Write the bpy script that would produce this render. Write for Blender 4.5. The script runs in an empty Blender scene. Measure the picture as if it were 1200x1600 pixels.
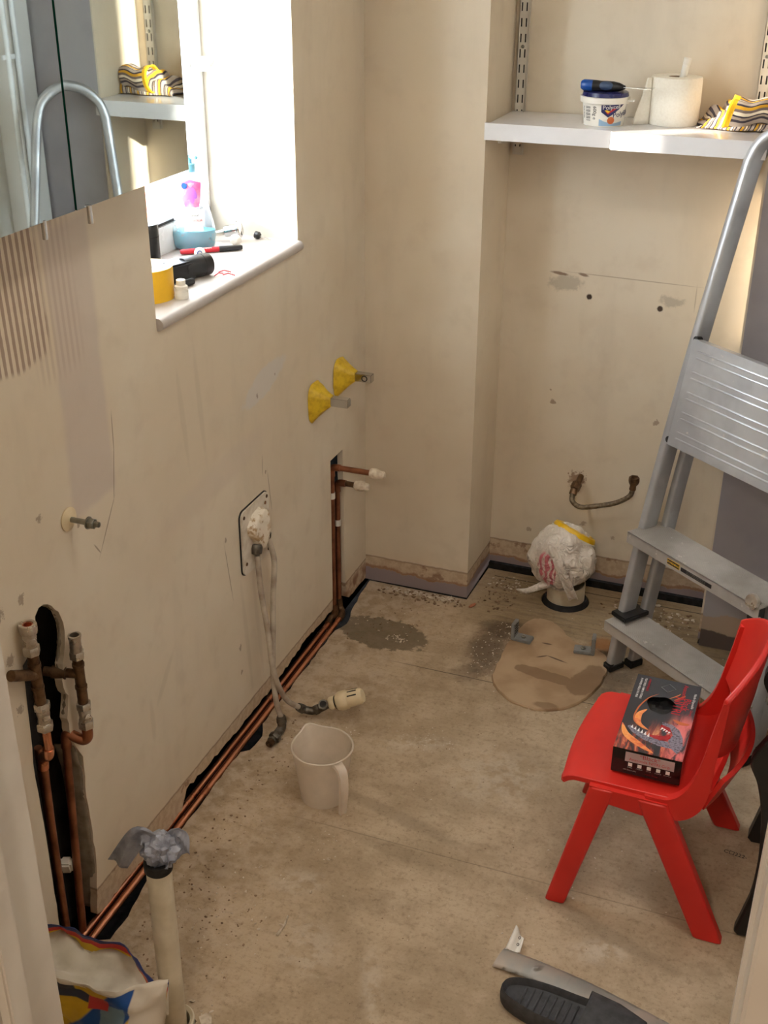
import bpy, bmesh, math, random
from mathutils import Vector, Matrix, noise
from mathutils.geometry import tessellate_polygon
random.seed(7)
S = bpy.context.scene
col = S.collection

# ---------------------------------------------------------------- camera, light, exposure
cam = bpy.data.cameras.new('camera')
cam.sensor_fit = 'VERTICAL'; cam.sensor_height = 32.0; cam.lens = 32.0 * 1860 / 1600
cam.clip_start = 0.02
camo = bpy.data.objects.new('camera', cam); col.objects.link(camo)
_yaw, _pit, _rol = math.radians(20.617), math.radians(26.774), math.radians(0.2745)
_f = Vector((-math.sin(_yaw)*math.cos(_pit), math.cos(_yaw)*math.cos(_pit), -math.sin(_pit)))
_r = Vector((math.cos(_yaw), math.sin(_yaw), 0)); _u = _r.cross(_f)
_r2 = _r*math.cos(_rol) + _u*math.sin(_rol); _u2 = -_r*math.sin(_rol) + _u*math.cos(_rol)
camo.matrix_world = Matrix(((_r2.x, _u2.x, -_f.x, 1.146), (_r2.y, _u2.y, -_f.y, 0.0), (_r2.z, _u2.z, -_f.z, 1.80), (0, 0, 0, 1)))
S.camera = camo

S.view_settings.view_transform = 'Standard'
S.view_settings.look = 'None'
S.view_settings.gamma = 1.0
S.view_settings.use_curve_mapping = False
S.view_settings.exposure = 1.05

w = bpy.data.worlds.new('sky'); S.world = w; w.use_nodes = True
bgn = w.node_tree.nodes['Background']
bgn.inputs[0].default_value = (0.82, 0.91, 1.0, 1); bgn.inputs[1].default_value = 9.0

sun = bpy.data.lights.new('sun', 'SUN'); sun.energy = 10.0; sun.angle = math.radians(0.6); sun.color = (1.0, 0.94, 0.85)
suno = bpy.data.objects.new('sun', sun); col.objects.link(suno)
sd = Vector((1.56, 1.0, -0.28*1.853)).normalized()
suno.rotation_euler = sd.to_track_quat('-Z', 'Y').to_euler(); suno.location = (-3, 0, 3)

# ---------------------------------------------------------------- materials
def lin(c):
    return tuple(((x/255)/12.92 if x/255 <= 0.04045 else ((x/255+0.055)/1.055)**2.4) for x in c)

class NT:
    def __init__(s, name):
        s.m = bpy.data.materials.new(name); s.m.use_nodes = True
        s.t = s.m.node_tree; s.b = s.t.nodes['Principled BSDF']
        s.tc = s.t.nodes.new('ShaderNodeTexCoord'); s.co = s.tc.outputs['Object']
        s.sep = None
    def n(s, k): return s.t.nodes.new(k)
    def put(s, sock, v):
        if hasattr(v, 'is_linked') or hasattr(v, 'links'): s.t.links.new(v, sock)
        else: sock.default_value = v
    def m1(s, op, a, b=0.0, c=0.0, clamp=False):
        q = s.n('ShaderNodeMath'); q.operation = op; q.use_clamp = clamp
        s.put(q.inputs[0], a); s.put(q.inputs[1], b); s.put(q.inputs[2], c); return q.outputs[0]
    def noise(s, scale, detail=4, rough=0.55, co=None, dist=0.0):
        q = s.n('ShaderNodeTexNoise'); q.inputs['Scale'].default_value = scale
        q.inputs['Detail'].default_value = detail; q.inputs['Roughness'].default_value = rough
        q.inputs['Distortion'].default_value = dist
        s.t.links.new(co or s.co, q.inputs['Vector']); return q.outputs['Fac']
    def xyz(s):
        if not s.sep:
            q = s.n('ShaderNodeSeparateXYZ'); s.t.links.new(s.co, q.inputs[0]); s.sep = q.outputs
        return s.sep
    def map(s, v, a, b, c=0.0, d=1.0):
        q = s.n('ShaderNodeMapRange'); q.interpolation_type = 'SMOOTHSTEP'
        s.put(q.inputs[0], v)
        for i, x in enumerate((a, b, c, d)): q.inputs[i+1].default_value = x
        return q.outputs[0]
    def mix(s, f, a, b):
        q = s.n('ShaderNodeMix'); q.data_type = 'RGBA'
        s.put(q.inputs[0], f)
        for i, x in ((6, a), (7, b)):
            if isinstance(x, tuple): x = x if len(x) == 4 else x+(1,)
            s.put(q.inputs[i], x)
        return q.outputs[2]
    def mul(s, a, b): return s.m1('MULTIPLY', a, b)
    def add(s, a, b): return s.m1('ADD', a, b)
    def sub(s, a, b): return s.m1('SUBTRACT', a, b)
    def scaled(s, sx, sy, sz):
        q = s.n('ShaderNodeMapping'); q.inputs['Scale'].default_value = (sx, sy, sz)
        s.t.links.new(s.co, q.inputs[0]); return q.outputs[0]
    def rect(s, u, v, u0, u1, v0, v1, soft, wob=None, amp=0.0):
        if wob is not None:
            o = s.mul(s.sub(wob, 0.5), amp); u = s.add(u, o); v = s.add(v, o)
        a = s.mul(s.map(u, u0-soft, u0+soft), s.map(u, u1+soft, u1-soft))
        b = s.mul(s.map(v, v0-soft, v0+soft), s.map(v, v1+soft, v1-soft))
        return s.mul(a, b)
    def ell(s, u, v, cu, cv, ru, rv, ang=0.0, soft=0.15, wob=None, amp=0.3):
        du, dv = s.sub(u, cu), s.sub(v, cv); c, n_ = math.cos(ang), math.sin(ang)
        a = s.m1('DIVIDE', s.add(s.mul(du, c), s.mul(dv, n_)), ru)
        b = s.m1('DIVIDE', s.sub(s.mul(dv, c), s.mul(du, n_)), rv)
        r = s.m1('SQRT', s.add(s.mul(a, a), s.mul(b, b)))
        if wob is not None: r = s.add(r, s.mul(s.sub(wob, 0.5), amp))
        return s.map(r, 1+soft, 1-soft)
    def seg(s, u, v, p, q, wd, wob=None, amp=0.0):
        cu, cv = (p[0]+q[0])/2, (p[1]+q[1])/2; L = math.hypot(q[0]-p[0], q[1]-p[1])/2
        return s.ell(u, v, cu, cv, L, wd, math.atan2(q[1]-p[1], q[0]-p[0]), 0.35, wob, amp)
    def bump(s, h, strength=0.2, dist=0.002):
        q = s.n('ShaderNodeBump'); q.inputs['Strength'].default_value = strength; q.inputs['Distance'].default_value = dist
        s.t.links.new(h, q.inputs['Height']); s.t.links.new(q.outputs[0], s.b.inputs['Normal'])
    def fin(s, colr, rough=0.6, metal=0.0, **kw):
        if isinstance(colr, tuple): colr = colr if len(colr) == 4 else colr+(1,)
        s.put(s.b.inputs['Base Color'], colr); s.put(s.b.inputs['Roughness'], rough)
        s.b.inputs['Metallic'].default_value = metal
        for k, v in kw.items(): s.b.inputs[k.replace('_', ' ')].default_value = v
        return s.m

def mat(name, rgb, rough=0.5, metal=0.0, var=0.12, scale=30, bump=0.0, rgb2=None, **kw):
    t = NT(name); c = lin(rgb); d = lin(rgb2) if rgb2 else tuple(x*(1-var*2) for x in c)
    nz = t.noise(scale, 4)
    cc = t.mix(t.map(nz, 0.35, 0.75), c, d)
    if bump: t.bump(nz, bump)
    r = t.map(nz, 0.3, 0.7, max(0.02, rough*0.85), min(1, rough*1.15))
    return t.fin(cc, r, metal, **kw)

CREAM = lin((222, 209, 188)); CREAM2 = lin((212, 196, 172))
def wall_base(t):
    n1 = t.noise(1.6, 4); n2 = t.noise(14, 5)
    c = t.mix(t.map(n1, 0.35, 0.65), CREAM, CREAM2)
    c = t.mix(t.mul(t.map(n2, 0.5, 0.72), 0.25), c, lin((196, 178, 156)))
    sm = t.noise(1.0, 5, 0.6, t.scaled(9, 9, 2.2))
    return t.mix(t.mul(t.map(sm, 0.5, 0.75), 0.14), c, lin((160, 146, 128)))
def scar(t, c, u, top=0.083, lav=0.034, zz=None):
    """rough plaster left behind by a removed skirting board, plasterboard paper under it"""
    z = zz or t.xyz()[2]
    nw = t.noise(13, 5, 0.65); nf = t.noise(60, 4)
    zt = t.add(z, t.mul(t.sub(nf, 0.5), 0.006))
    band = t.map(zt, top+0.0015, top-0.0015)
    c = t.mix(t.mul(band, 0.75), c, t.mix(t.map(nf, 0.35, 0.65), lin((196, 172, 143)), lin((172, 142, 112))))
    line = t.mul(t.map(zt, top-0.004, top-0.001), t.map(zt, top+0.004, top+0.001))
    c = t.mix(t.mul(line, 0.6), c, lin((126, 98, 74)))
    blot = t.mul(band, t.map(nw, 0.60, 0.66))
    c = t.mix(t.mul(blot, 0.75), c, lin((128, 92, 70)))
    z2 = t.add(z, t.mul(t.sub(nw, 0.5), 0.06))
    if lav > 0:
        edge = t.mul(t.map(z2, lav-0.001, lav+0.002), t.map(z2, lav+0.012, lav+0.006))
        c = t.mix(t.mul(edge, 0.8), c, lin((148, 106, 78)))
        c = t.mix(t.map(z2, lav+0.002, lav-0.001), c, lin((146, 132, 134)))
    return c, nf

# left wall paint: comb lines of old tile adhesive, filler patches, scars
t = NT('paint_left_wall'); x, y, z = t.xyz(); c = wall_base(t); wob = t.noise(22, 5, 0.6); wob2 = t.noise(6, 4)
pk = t.rect(y, z, 1.53, 1.655, 0.86, 1.36, 0.010, wob2, 0.04)
c = t.mix(t.mul(pk, 0.45), c, lin((188, 172, 166)))
cmb = t.m1('SINE', t.mul(t.add(y, t.mul(z, 0.03)), 2*math.pi/0.0145))
cm = t.rect(y, z, 1.10, 1.512, 1.165, 1.42, 0.006, wob2, 0.05)
cm2 = t.rect(y, z, 1.49, 1.60, 1.12, 1.45, 0.02, wob2, 0.04)
c = t.mix(t.mul(t.mul(t.map(t.add(cmb, t.mul(t.sub(wob, 0.5), 2.2)), -0.15, 0.2), cm), 0.75), c, lin((140, 112, 98)))
c = t.mix(t.mul(t.mul(t.map(cmb, -0.5, 0.6), cm2), 0.28), c, lin((160, 134, 118)))
fill = t.ell(y, z, 2.275, 0.850, 0.105, 0.032, 0.2, 0.12, wob, .9)
c = t.mix(t.mul(fill, 0.75), c, lin((205, 198, 190)))
for (p, q, wd, k) in [((1.80, 0.70), (2.28, 0.73), 0.035, 0.45)]:
    c = t.mix(t.mul(t.seg(y, z, p, q, wd, wob2, 0.5), k), c, lin((206, 190, 172)))
cr = None
for (p, q) in [((1.668, 1.0), (1.664, 0.93)), ((1.665, 0.94), (1.648, 0.84)), ((1.650, 0.845), (1.59, 0.76)), ((1.59, 0.76), (1.573, 0.785)),
               ((2.045, 0.54), (2.068, 0.40)), ((2.245, 0.63), (2.247, 0.68)), ((2.27, 0.63), (2.285, 0.52))]:
    m_ = t.seg(y, z, p, q, 0.0016, wob, 0.7); cr = m_ if cr is None else t.m1('MAXIMUM', cr, m_)
c = t.mix(t.mul(cr, 0.6), c, lin((120, 98, 74))); wobf = t.noise(110, 5, .7)
sp = None
for (p, q, r) in [(1.432, 0.905, 0.008), (1.30, 0.79, 0.014), (1.36, 0.79, 0.010), (1.535, 0.845, 0.006), (2.052, 0.555, 0.006), (2.09, 0.25, 0.008), (2.26, 0.632, 0.005),
                  (2.33, 0.85, 0.004), (2.236, 0.83, 0.006), (1.31, 0.70, 0.012), (1.315, 0.60, 0.010), (2.09, 0.18, 0.006)]:
    m_ = t.ell(y, z, p, q, r*.75, r*.9, 0, 0.3, wobf, 4.0); sp = m_ if sp is None else t.m1('MAXIMUM', sp, m_)
c = t.mix(t.mul(sp, 0.6), c, lin((116, 90, 68)))
for p, q in [((1.97, 1.03), (1.99, 0.78)), ((1.90, 1.0), (1.92, 0.8)), ((1.72, 0.33), (1.80, 0.42)), ((1.70, 0.26), (1.70, 0.36)), ((2.17, 0.40), (2.20, 0.12)), ((2.11, 0.42), (2.14, 0.10))]:
    c = t.mix(t.mul(t.seg(y, z, p, q, 0.009, wob, 0.8), 0.12), c, lin((138, 120, 96)))
c, nf = scar(t, c, y, 0.074, 0.0)
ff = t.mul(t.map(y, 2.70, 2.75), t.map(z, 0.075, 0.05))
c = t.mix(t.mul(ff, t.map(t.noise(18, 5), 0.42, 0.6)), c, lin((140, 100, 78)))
h = t.add(t.mul(t.mul(cmb, cm), 0.5), t.add(t.mul(nf, 0.25), t.mul(fill, wob)))
t.bump(h, 0.25, 0.002)
M_LEFT = t.fin(c, 0.62)

t = NT('paint_pier'); x, y, z = t.xyz(); c = wall_base(t); c, nf = scar(t, c, x, 0.087, 0.045)
t.bump(nf, 0.12); M_PIER = t.fin(c, 0.6)

t = NT('paint_alcove'); x, y, z = t.xyz(); c = wall_base(t); wob = t.noise(45, 6, 0.65); wobf = t.noise(120, 5, .7)
for (a, b, r) in [(0.495, 0.925, 0.040), (0.78, 0.905, 0.028)]:
    c = t.mix(t.mul(t.ell(x, z, a, b-0.016, r, r*0.5, 0, 0.35, wob, 2.4), 0.5), c, lin((150, 140, 122)))
for (p, q) in [((0.455, 0.936), (0.50, 0.932)), ((0.53, 0.938), (0.555, 0.934))]:
    c = t.mix(t.mul(t.seg(x, z, p, q, 0.004, wob, 0.8), 0.8), c, lin((112, 78, 54)))
c = t.mix(t.mul(t.seg(x, z, (0.50, 0.940), (0.84, 0.934), 0.0014, wob, 0.3), 0.55), c, lin((150, 128, 104)))
c = t.mix(t.mul(t.seg(x, z, (0.84, 0.934), (0.84, 0.87), 0.0014, wob, 0.6), 0.45), c, lin((150, 128, 104)))
for (a, b, r, k) in [(0.562, 0.878, 0.0075, 1), (0.752, 0.866, 0.0075, 1), (0.485, 0.565, 0.007, .7), (0.775, 0.545, 0.008, .6), (0.475, 0.60, 0.003, .6), (0.60, 0.20, .008, .5), (0.44, 0.15, .007, .5), (0.69, 0.17, .006, .5), (0.57, 0.338, 0.022, .8)]:
    c = t.mix(t.mul(t.ell(x, z, a, b, r, r, 0, 0.25, wobf, .8 if k == 1 else 3.5), k), c, lin((58, 40, 28)) if k == 1 else lin((128, 92, 66)))
c = t.mix(t.mul(t.ell(x, z, 0.70, 1.66, 0.05, 0.045, 0, .2), 0.3), c, lin((180, 150, 120)))
c, nf = scar(t, c, x, 0.10, 0.040)
t.bump(nf, 0.12); M_ALC = t.fin(c, 0.6)

M_REVEAL = mat('reveal_paint', (218, 210, 194), .6, scale=9, rgb2=(198, 187, 168), bump=.1)
M_LILAC = mat('paint_lilac_grey', (150, 146, 148), 0.6, var=0.05, scale=3, rgb2=(138, 133, 134))
t = NT('paint_pier_right'); x, y, z = t.xyz(); n1 = t.noise(3); n2 = t.noise(16, 5)
c = t.mix(t.map(n1, .35, .65), lin((166, 160, 162)), lin((152, 146, 150)))
z2 = t.add(z, t.mul(t.sub(n2, .5), .05))
c = t.mix(t.map(z2, .105, .10), c, lin((172, 152, 132))); c = t.mix(t.map(z2, .05, .045), c, lin((96, 84, 78)))
M_PIERR = t.fin(c, 0.55)
M_CEIL = mat('paint_ceiling', (214, 208, 198), 0.8, var=0.02)
M_WHITE = mat('white_gloss_paint', (224, 220, 214), 0.35, var=0.03, scale=8)
M_JAMB = mat('cream_gloss_door_paint', (214, 206, 194), 0.4, var=0.04, scale=5, rgb2=(198, 188, 176))
M_UPVC = mat('white_upvc', (238, 240, 240), 0.25, var=0.01)
M_DARK = mat('dark_void', (30, 24, 20), 0.95, scale=40, rgb2=(14, 11, 9))
M_BOARDDK = mat('cavity_shade_board', (44, 38, 33), 0.95, scale=14, rgb2=(16, 13, 11))
M_EXT = mat('sun_block_render', (176, 168, 156), 0.9, scale=12)

# floor boards
t = NT('floor_board'); x, y, z = t.xyz()
g1 = t.noise(70, 6, 0.7); g2 = t.noise(5, 5, 0.6); g3 = t.noise(26, 5, 0.65); fib = t.noise(1, 5, 0.65, t.scaled(9, 70, 9))
c = t.mix(t.map(g2, .35, .65), lin((188, 166, 138)), lin((164, 142, 114)))
g4 = t.noise(160, 4, .7); g5 = t.noise(11, 6, .7)
c = t.mix(t.mul(t.map(fib, .48, .7), .16), c, lin((122, 102, 76)))
c = t.mix(t.mul(t.map(g1, .50, .68), .40), c, lin((112, 90, 66)))
c = t.mix(t.mul(t.map(g4, .56, .70), .45), c, lin((96, 76, 54)))
c = t.mix(t.mul(t.map(g4, .42, .30), .30), c, lin((206, 186, 160)))
c = t.mix(t.mul(t.map(g5, .52, .70), .30), c, lin((124, 100, 74)))
c = t.mix(t.mul(t.map(g5, .44, .30), .25), c, lin((196, 172, 148)))
dust = t.mul(t.map(g3, .42, .62), t.map(t.add(x, t.mul(g2, .3)), .62, .20))
c = t.mix(t.mul(dust, .6), c, lin((200, 180, 158)))
for (a, b, r1, r2, k) in [(.40, 2.20, .08, .03, .5), (.33, 1.68, .05, .03, .5), (.42, 1.53, .05, .07, .4), (.57, 1.48, .02, .09, .4), (.95, 1.72, .05, .03, .5), (.62, 2.15, .12, .10, .3)]:
    c = t.mix(t.mul(t.mul(t.ell(x, y, a, b, r1, r2, .4, .7, g3, 1.6), t.map(g3, .4, .6)), k), c, lin((212, 198, 180)))
wood = t.map(t.add(y, t.mul(t.sub(g2, .5), .1)), 2.74, 2.82)
c = t.mix(t.mul(wood, t.mul(.5, t.map(x, .25, .42))), c, t.mix(t.map(fib, .4, .65), lin((138, 116, 76)), lin((98, 78, 48))))
damp = t.ell(x, y, .150, 2.635, .135, .075, -.1, .05, g3, 1.1)
c = t.mix(t.mul(damp, .72), c, lin((92, 80, 58)))
for (a, b, r1, r2, an, k) in [(.45, 2.66, .05, .12, .1, .7), (.47, 2.78, .06, .05, 0, .6), (.74, 2.74, .05, .06, 0, .6), (.78, 2.64, .09, .05, 0, .65), (.80, 2.56, .06, .035, 0, .6), (.43, 2.53, .04, .04, 0, .4)]:
    c = t.mix(t.mul(t.ell(x, y, a, b, r1, r2, an, .5, g3, 1.3), k), c, lin((70, 52, 34)))
c = t.mix(t.mul(t.ell(x, y, .74, 2.80, .035, .03, 0, .4, g3, 1.2), .7), c, lin((160, 104, 50)))
for ys in (2.515, 1.86):
    sm = t.mul(t.mul(t.map(t.add(y, t.mul(t.sub(g2, .5), .004)), ys-.0022, ys-.0006), t.map(t.add(y, t.mul(t.sub(g2, .5), .004)), ys+.0022, ys+.0006)), t.map(x, .15, .35))
    c = t.mix(t.mul(sm, .8 if ys > 2 else .35), c, lin((62, 48, 34)))
sm = t.rect(x, y, .355, .98, 3.058, 3.062, .001, g3, .004)
c = t.mix(t.mul(sm, .85), c, lin((52, 38, 26)))
for (p, q, k) in [((.30, 1.98), (.62, 1.90), .3), ((.75, 1.84), (1.10, 1.72), .3), ((.35, 1.86), (.60, 1.82), .2)]:
    c = t.mix(t.mul(t.seg(x, y, p, q, .018, g3, 1.0), k), c, lin((104, 86, 64)))
t.bump(t.add(t.mul(g1, .6), t.mul(g3, .8)), .35, .002)
rg = t.m1('SUBTRACT', .78, t.mul(damp, .25))
M_FLOOR = t.fin(c, rg)

t = NT('cement_pad'); x, y, z = t.xyz(); x = t.add(x, .632); y = t.add(y, 2.64); a1 = t.noise(20, 5); a2 = t.noise(7, 4)
c = t.mix(t.map(a2, .4, .6), lin((178, 150, 118)), lin((160, 130, 98)))
st = t.m1('MAXIMUM', t.ell(x, y, .64, 2.585, .10, .022, -.12, .08, a1, 1.2), t.ell(x, y, .735, 2.60, .045, .075, -.3, .08, a1, 1.0))
st = t.m1('MAXIMUM', st, t.ell(x, y, .66, 2.455, .03, .015, 0, .2, a1, 1.0))
c = t.mix(t.mul(st, .6), c, lin((112, 84, 56)))
c = t.mix(t.mul(t.ell(x, y, .50, 2.76, .05, .05, 0, .5, a1, 1.5), .5), c, lin((110, 84, 54)))
ck = t.m1('MAXIMUM', t.seg(x, y, (.585, 2.660), (.612, 2.678), .003, a1, .8), t.seg(x, y, (.612, 2.678), (.665, 2.663), .003, a1, .8))
ck = t.m1('MAXIMUM', ck, t.seg(x, y, (.583, 2.735), (.61, 2.735), .003, a1, .8))
c = t.mix(t.mul(ck, .85), c, lin((74, 50, 34)))
t.bump(a1, .2); M_PAD = t.fin(c, .7)

M_COPPER = mat('copper_bright', (222, 156, 124), 0.25, 0.9, scale=8, rgb2=(204, 134, 100))
M_COPPERD = mat('copper_tarnished', (164, 108, 80), 0.40, 0.8, scale=14, rgb2=(104, 66, 48))
M_BROWNBR = mat('brass_dirty_brown', (120, 92, 66), 0.5, 0.7, scale=50, rgb2=(76, 56, 40))
M_NICKEL = mat('nickel_plated', (208, 200, 188), 0.3, 0.75, scale=40, rgb2=(160, 148, 132))
M_CHROME = mat('chrome', (205, 205, 205), 0.12, 1.0, var=0.05)
M_STEEL = mat('zinc_steel', (158, 156, 146), 0.35, 0.9, scale=60)
M_OLDVALVE = mat('dull_valve_metal', (112, 106, 96), 0.45, 0.75, scale=60, rgb2=(70, 62, 52))
M_FLEX = mat('braided_hose', (136, 122, 100), 0.45, 0.6, scale=120, rgb2=(90, 76, 58))
t = NT('ladder_aluminium'); a1 = t.noise(35, 5, .65); a2 = t.noise(6, 4)
c = t.mix(t.map(a2, .35, .65), lin((196, 197, 198)), lin((170, 170, 172)))
c = t.mix(t.mul(t.map(a1, .66, .72), .7), c, lin((214, 206, 198)))
M_ALU = t.fin(c, t.map(a2, .3, .7, .3, .45), .55)
t = NT('ladder_tread_aluminium'); a1 = t.noise(28, 6, .7); a2 = t.noise(5, 4)
c = t.mix(t.map(a2, .35, .65), lin((190, 184, 176)), lin((160, 153, 144)))
c = t.mix(t.mul(t.map(a1, .62, .68), .8), c, lin((220, 212, 202)))
M_TREAD = t.fin(c, .5, .3)
M_BLACK = mat('black_plastic', (26, 25, 26), 0.4, scale=30)
M_BLACKM = mat('black_rubber', (30, 28, 27), 0.7, scale=50)
M_GREYP = mat('grey_plastic', (132, 132, 130), 0.5, scale=40)
t = NT('red_chair_plastic'); a1 = t.noise(45, 4); a2 = t.noise(9, 6, .7)
c = t.mix(t.map(t.noise(4), .3, .7), lin((214, 44, 34)), lin((196, 34, 28)))
c = t.mix(t.mul(t.map(a2, .70, .715), .55), c, lin((230, 190, 176)))
M_RED = t.fin(c, .38)
M_WPL = mat('white_plastic', (232, 226, 214), 0.4, var=.03)
M_CREAMP = mat('cream_plastic', (226, 206, 168), 0.4, var=.06)
M_PIPEW = mat('offwhite_waste_pipe', (214, 202, 178), 0.4, scale=12, rgb2=(188, 174, 146))
M_CABLE = mat('painted_pipe_grey', (186, 174, 156), 0.5, scale=18, rgb2=(132, 112, 96))
M_PTFE = mat('white_sealing_tape', (236, 224, 204), 0.6, scale=70, rgb2=(196, 176, 150), bump=.5)
M_YTAPE = mat('yellow_tape', (222, 186, 40), 0.45, scale=60, rgb2=(188, 150, 24), bump=.3)
M_DUCT = mat('grey_duct_tape', (150, 152, 162), 0.42, scale=30, rgb2=(104, 106, 118), bump=.7)
M_PLB = mat('plasterboard_paper', (150, 138, 120), 0.85, scale=30, rgb2=(116, 102, 84), bump=.3)
M_CHIP = mat('plaster_chip', (214, 200, 180), 0.85, scale=60, rgb2=(170, 150, 126))
M_CHIP2 = mat('brown_chip', (150, 124, 98), 0.9, scale=60, rgb2=(96, 72, 52))
M_BRICK = mat('brick_chip', (186, 120, 88), 0.9, scale=60)
M_CARD = mat('white_sheet', (236, 230, 220), 0.6, var=.03)
M_PAPER = mat('tissue_paper', (242, 236, 222), 0.85, scale=170, rgb2=(236, 229, 214), bump=.35)
M_NAVY = mat('navy_plastic', (28, 30, 84), 0.3, var=.05)
M_BLUE = mat('blue_plastic', (24, 74, 150), 0.35, var=.08)
M_BLUEG = mat('slate_blue_grip', (58, 78, 110), 0.5, var=.1)
M_INK = mat('dark_ink', (40, 36, 40), 0.6, var=.02)
M_NAVYINK = mat('navy_ink', (38, 38, 96), 0.5, var=.02)
M_WINK = mat('white_ink', (236, 234, 230), 0.5, var=.01)
M_REDINK = mat('red_ink', (196, 30, 44), 0.5, var=.02)
M_YINK = mat('yellow_ink', (236, 190, 40), 0.5, var=.02)
M_SKYINK = mat('pale_blue_ink', (150, 180, 206), 0.5, var=.02)
M_ORINK = mat('orange_ink', (206, 110, 60), 0.5, var=.05)
M_MAGI = mat('pink_print', (214, 96, 150), 0.5, scale=50, rgb2=(236, 160, 190))
M_STRIPM = mat('old_metal_strip', (150, 148, 142), 0.45, .25, scale=14, rgb2=(176, 160, 146))
M_SLIP = mat('dark_grey_foam', (66, 66, 68), 0.75, scale=60, bump=.1)
M_SHELF = mat('white_laminate', (226, 224, 224), 0.18, var=.015)
M_STRIP = mat('upright_enamel', (206, 198, 184), 0.4, var=.04)
M_FROST = NT('frosted_polypropylene')
M_FROST = M_FROST.fin(lin((240, 228, 208)), .35, 0, Transmission_Weight=.0)
def translucent(name, rgb, fac=.5, rough=.3, tint=(1, 1, 1)):
    t = NT(name); o = [n for n in t.t.nodes if n.type == 'OUTPUT_MATERIAL'][0]
    t.fin(lin(rgb), rough); tr = t.n('ShaderNodeBsdfTransparent'); tr.inputs[0].default_value = tint+(1,)
    mx = t.n('ShaderNodeMixShader'); nz = t.noise(14, 4)
    t.t.links.new(t.map(nz, .3, .7, fac-.05, fac+.05), mx.inputs[0])
    t.t.links.new(t.b.outputs[0], mx.inputs[1]); t.t.links.new(tr.outputs[0], mx.inputs[2]); t.t.links.new(mx.outputs[0], o.inputs[0])
    return t.m
M_JUG = translucent('frosted_clear_plastic', (236, 222, 204), .42, .25)
M_GLASS = translucent('window_glass', (240, 245, 250), .92, .03)
M_CLEARB = translucent('clear_bottle_plastic', (226, 230, 236), .72, .08)
M_TEAL = translucent('turquoise_liquid', (20, 160, 184), .12, .1, (.2, .8, .9))
M_MIRROR = NT('mirror_silver').fin(lin((206, 216, 214)), .015, 1.0)
M_GREEN = mat('green_glass_edge', (16, 70, 54), 0.15, var=.05)

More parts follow.
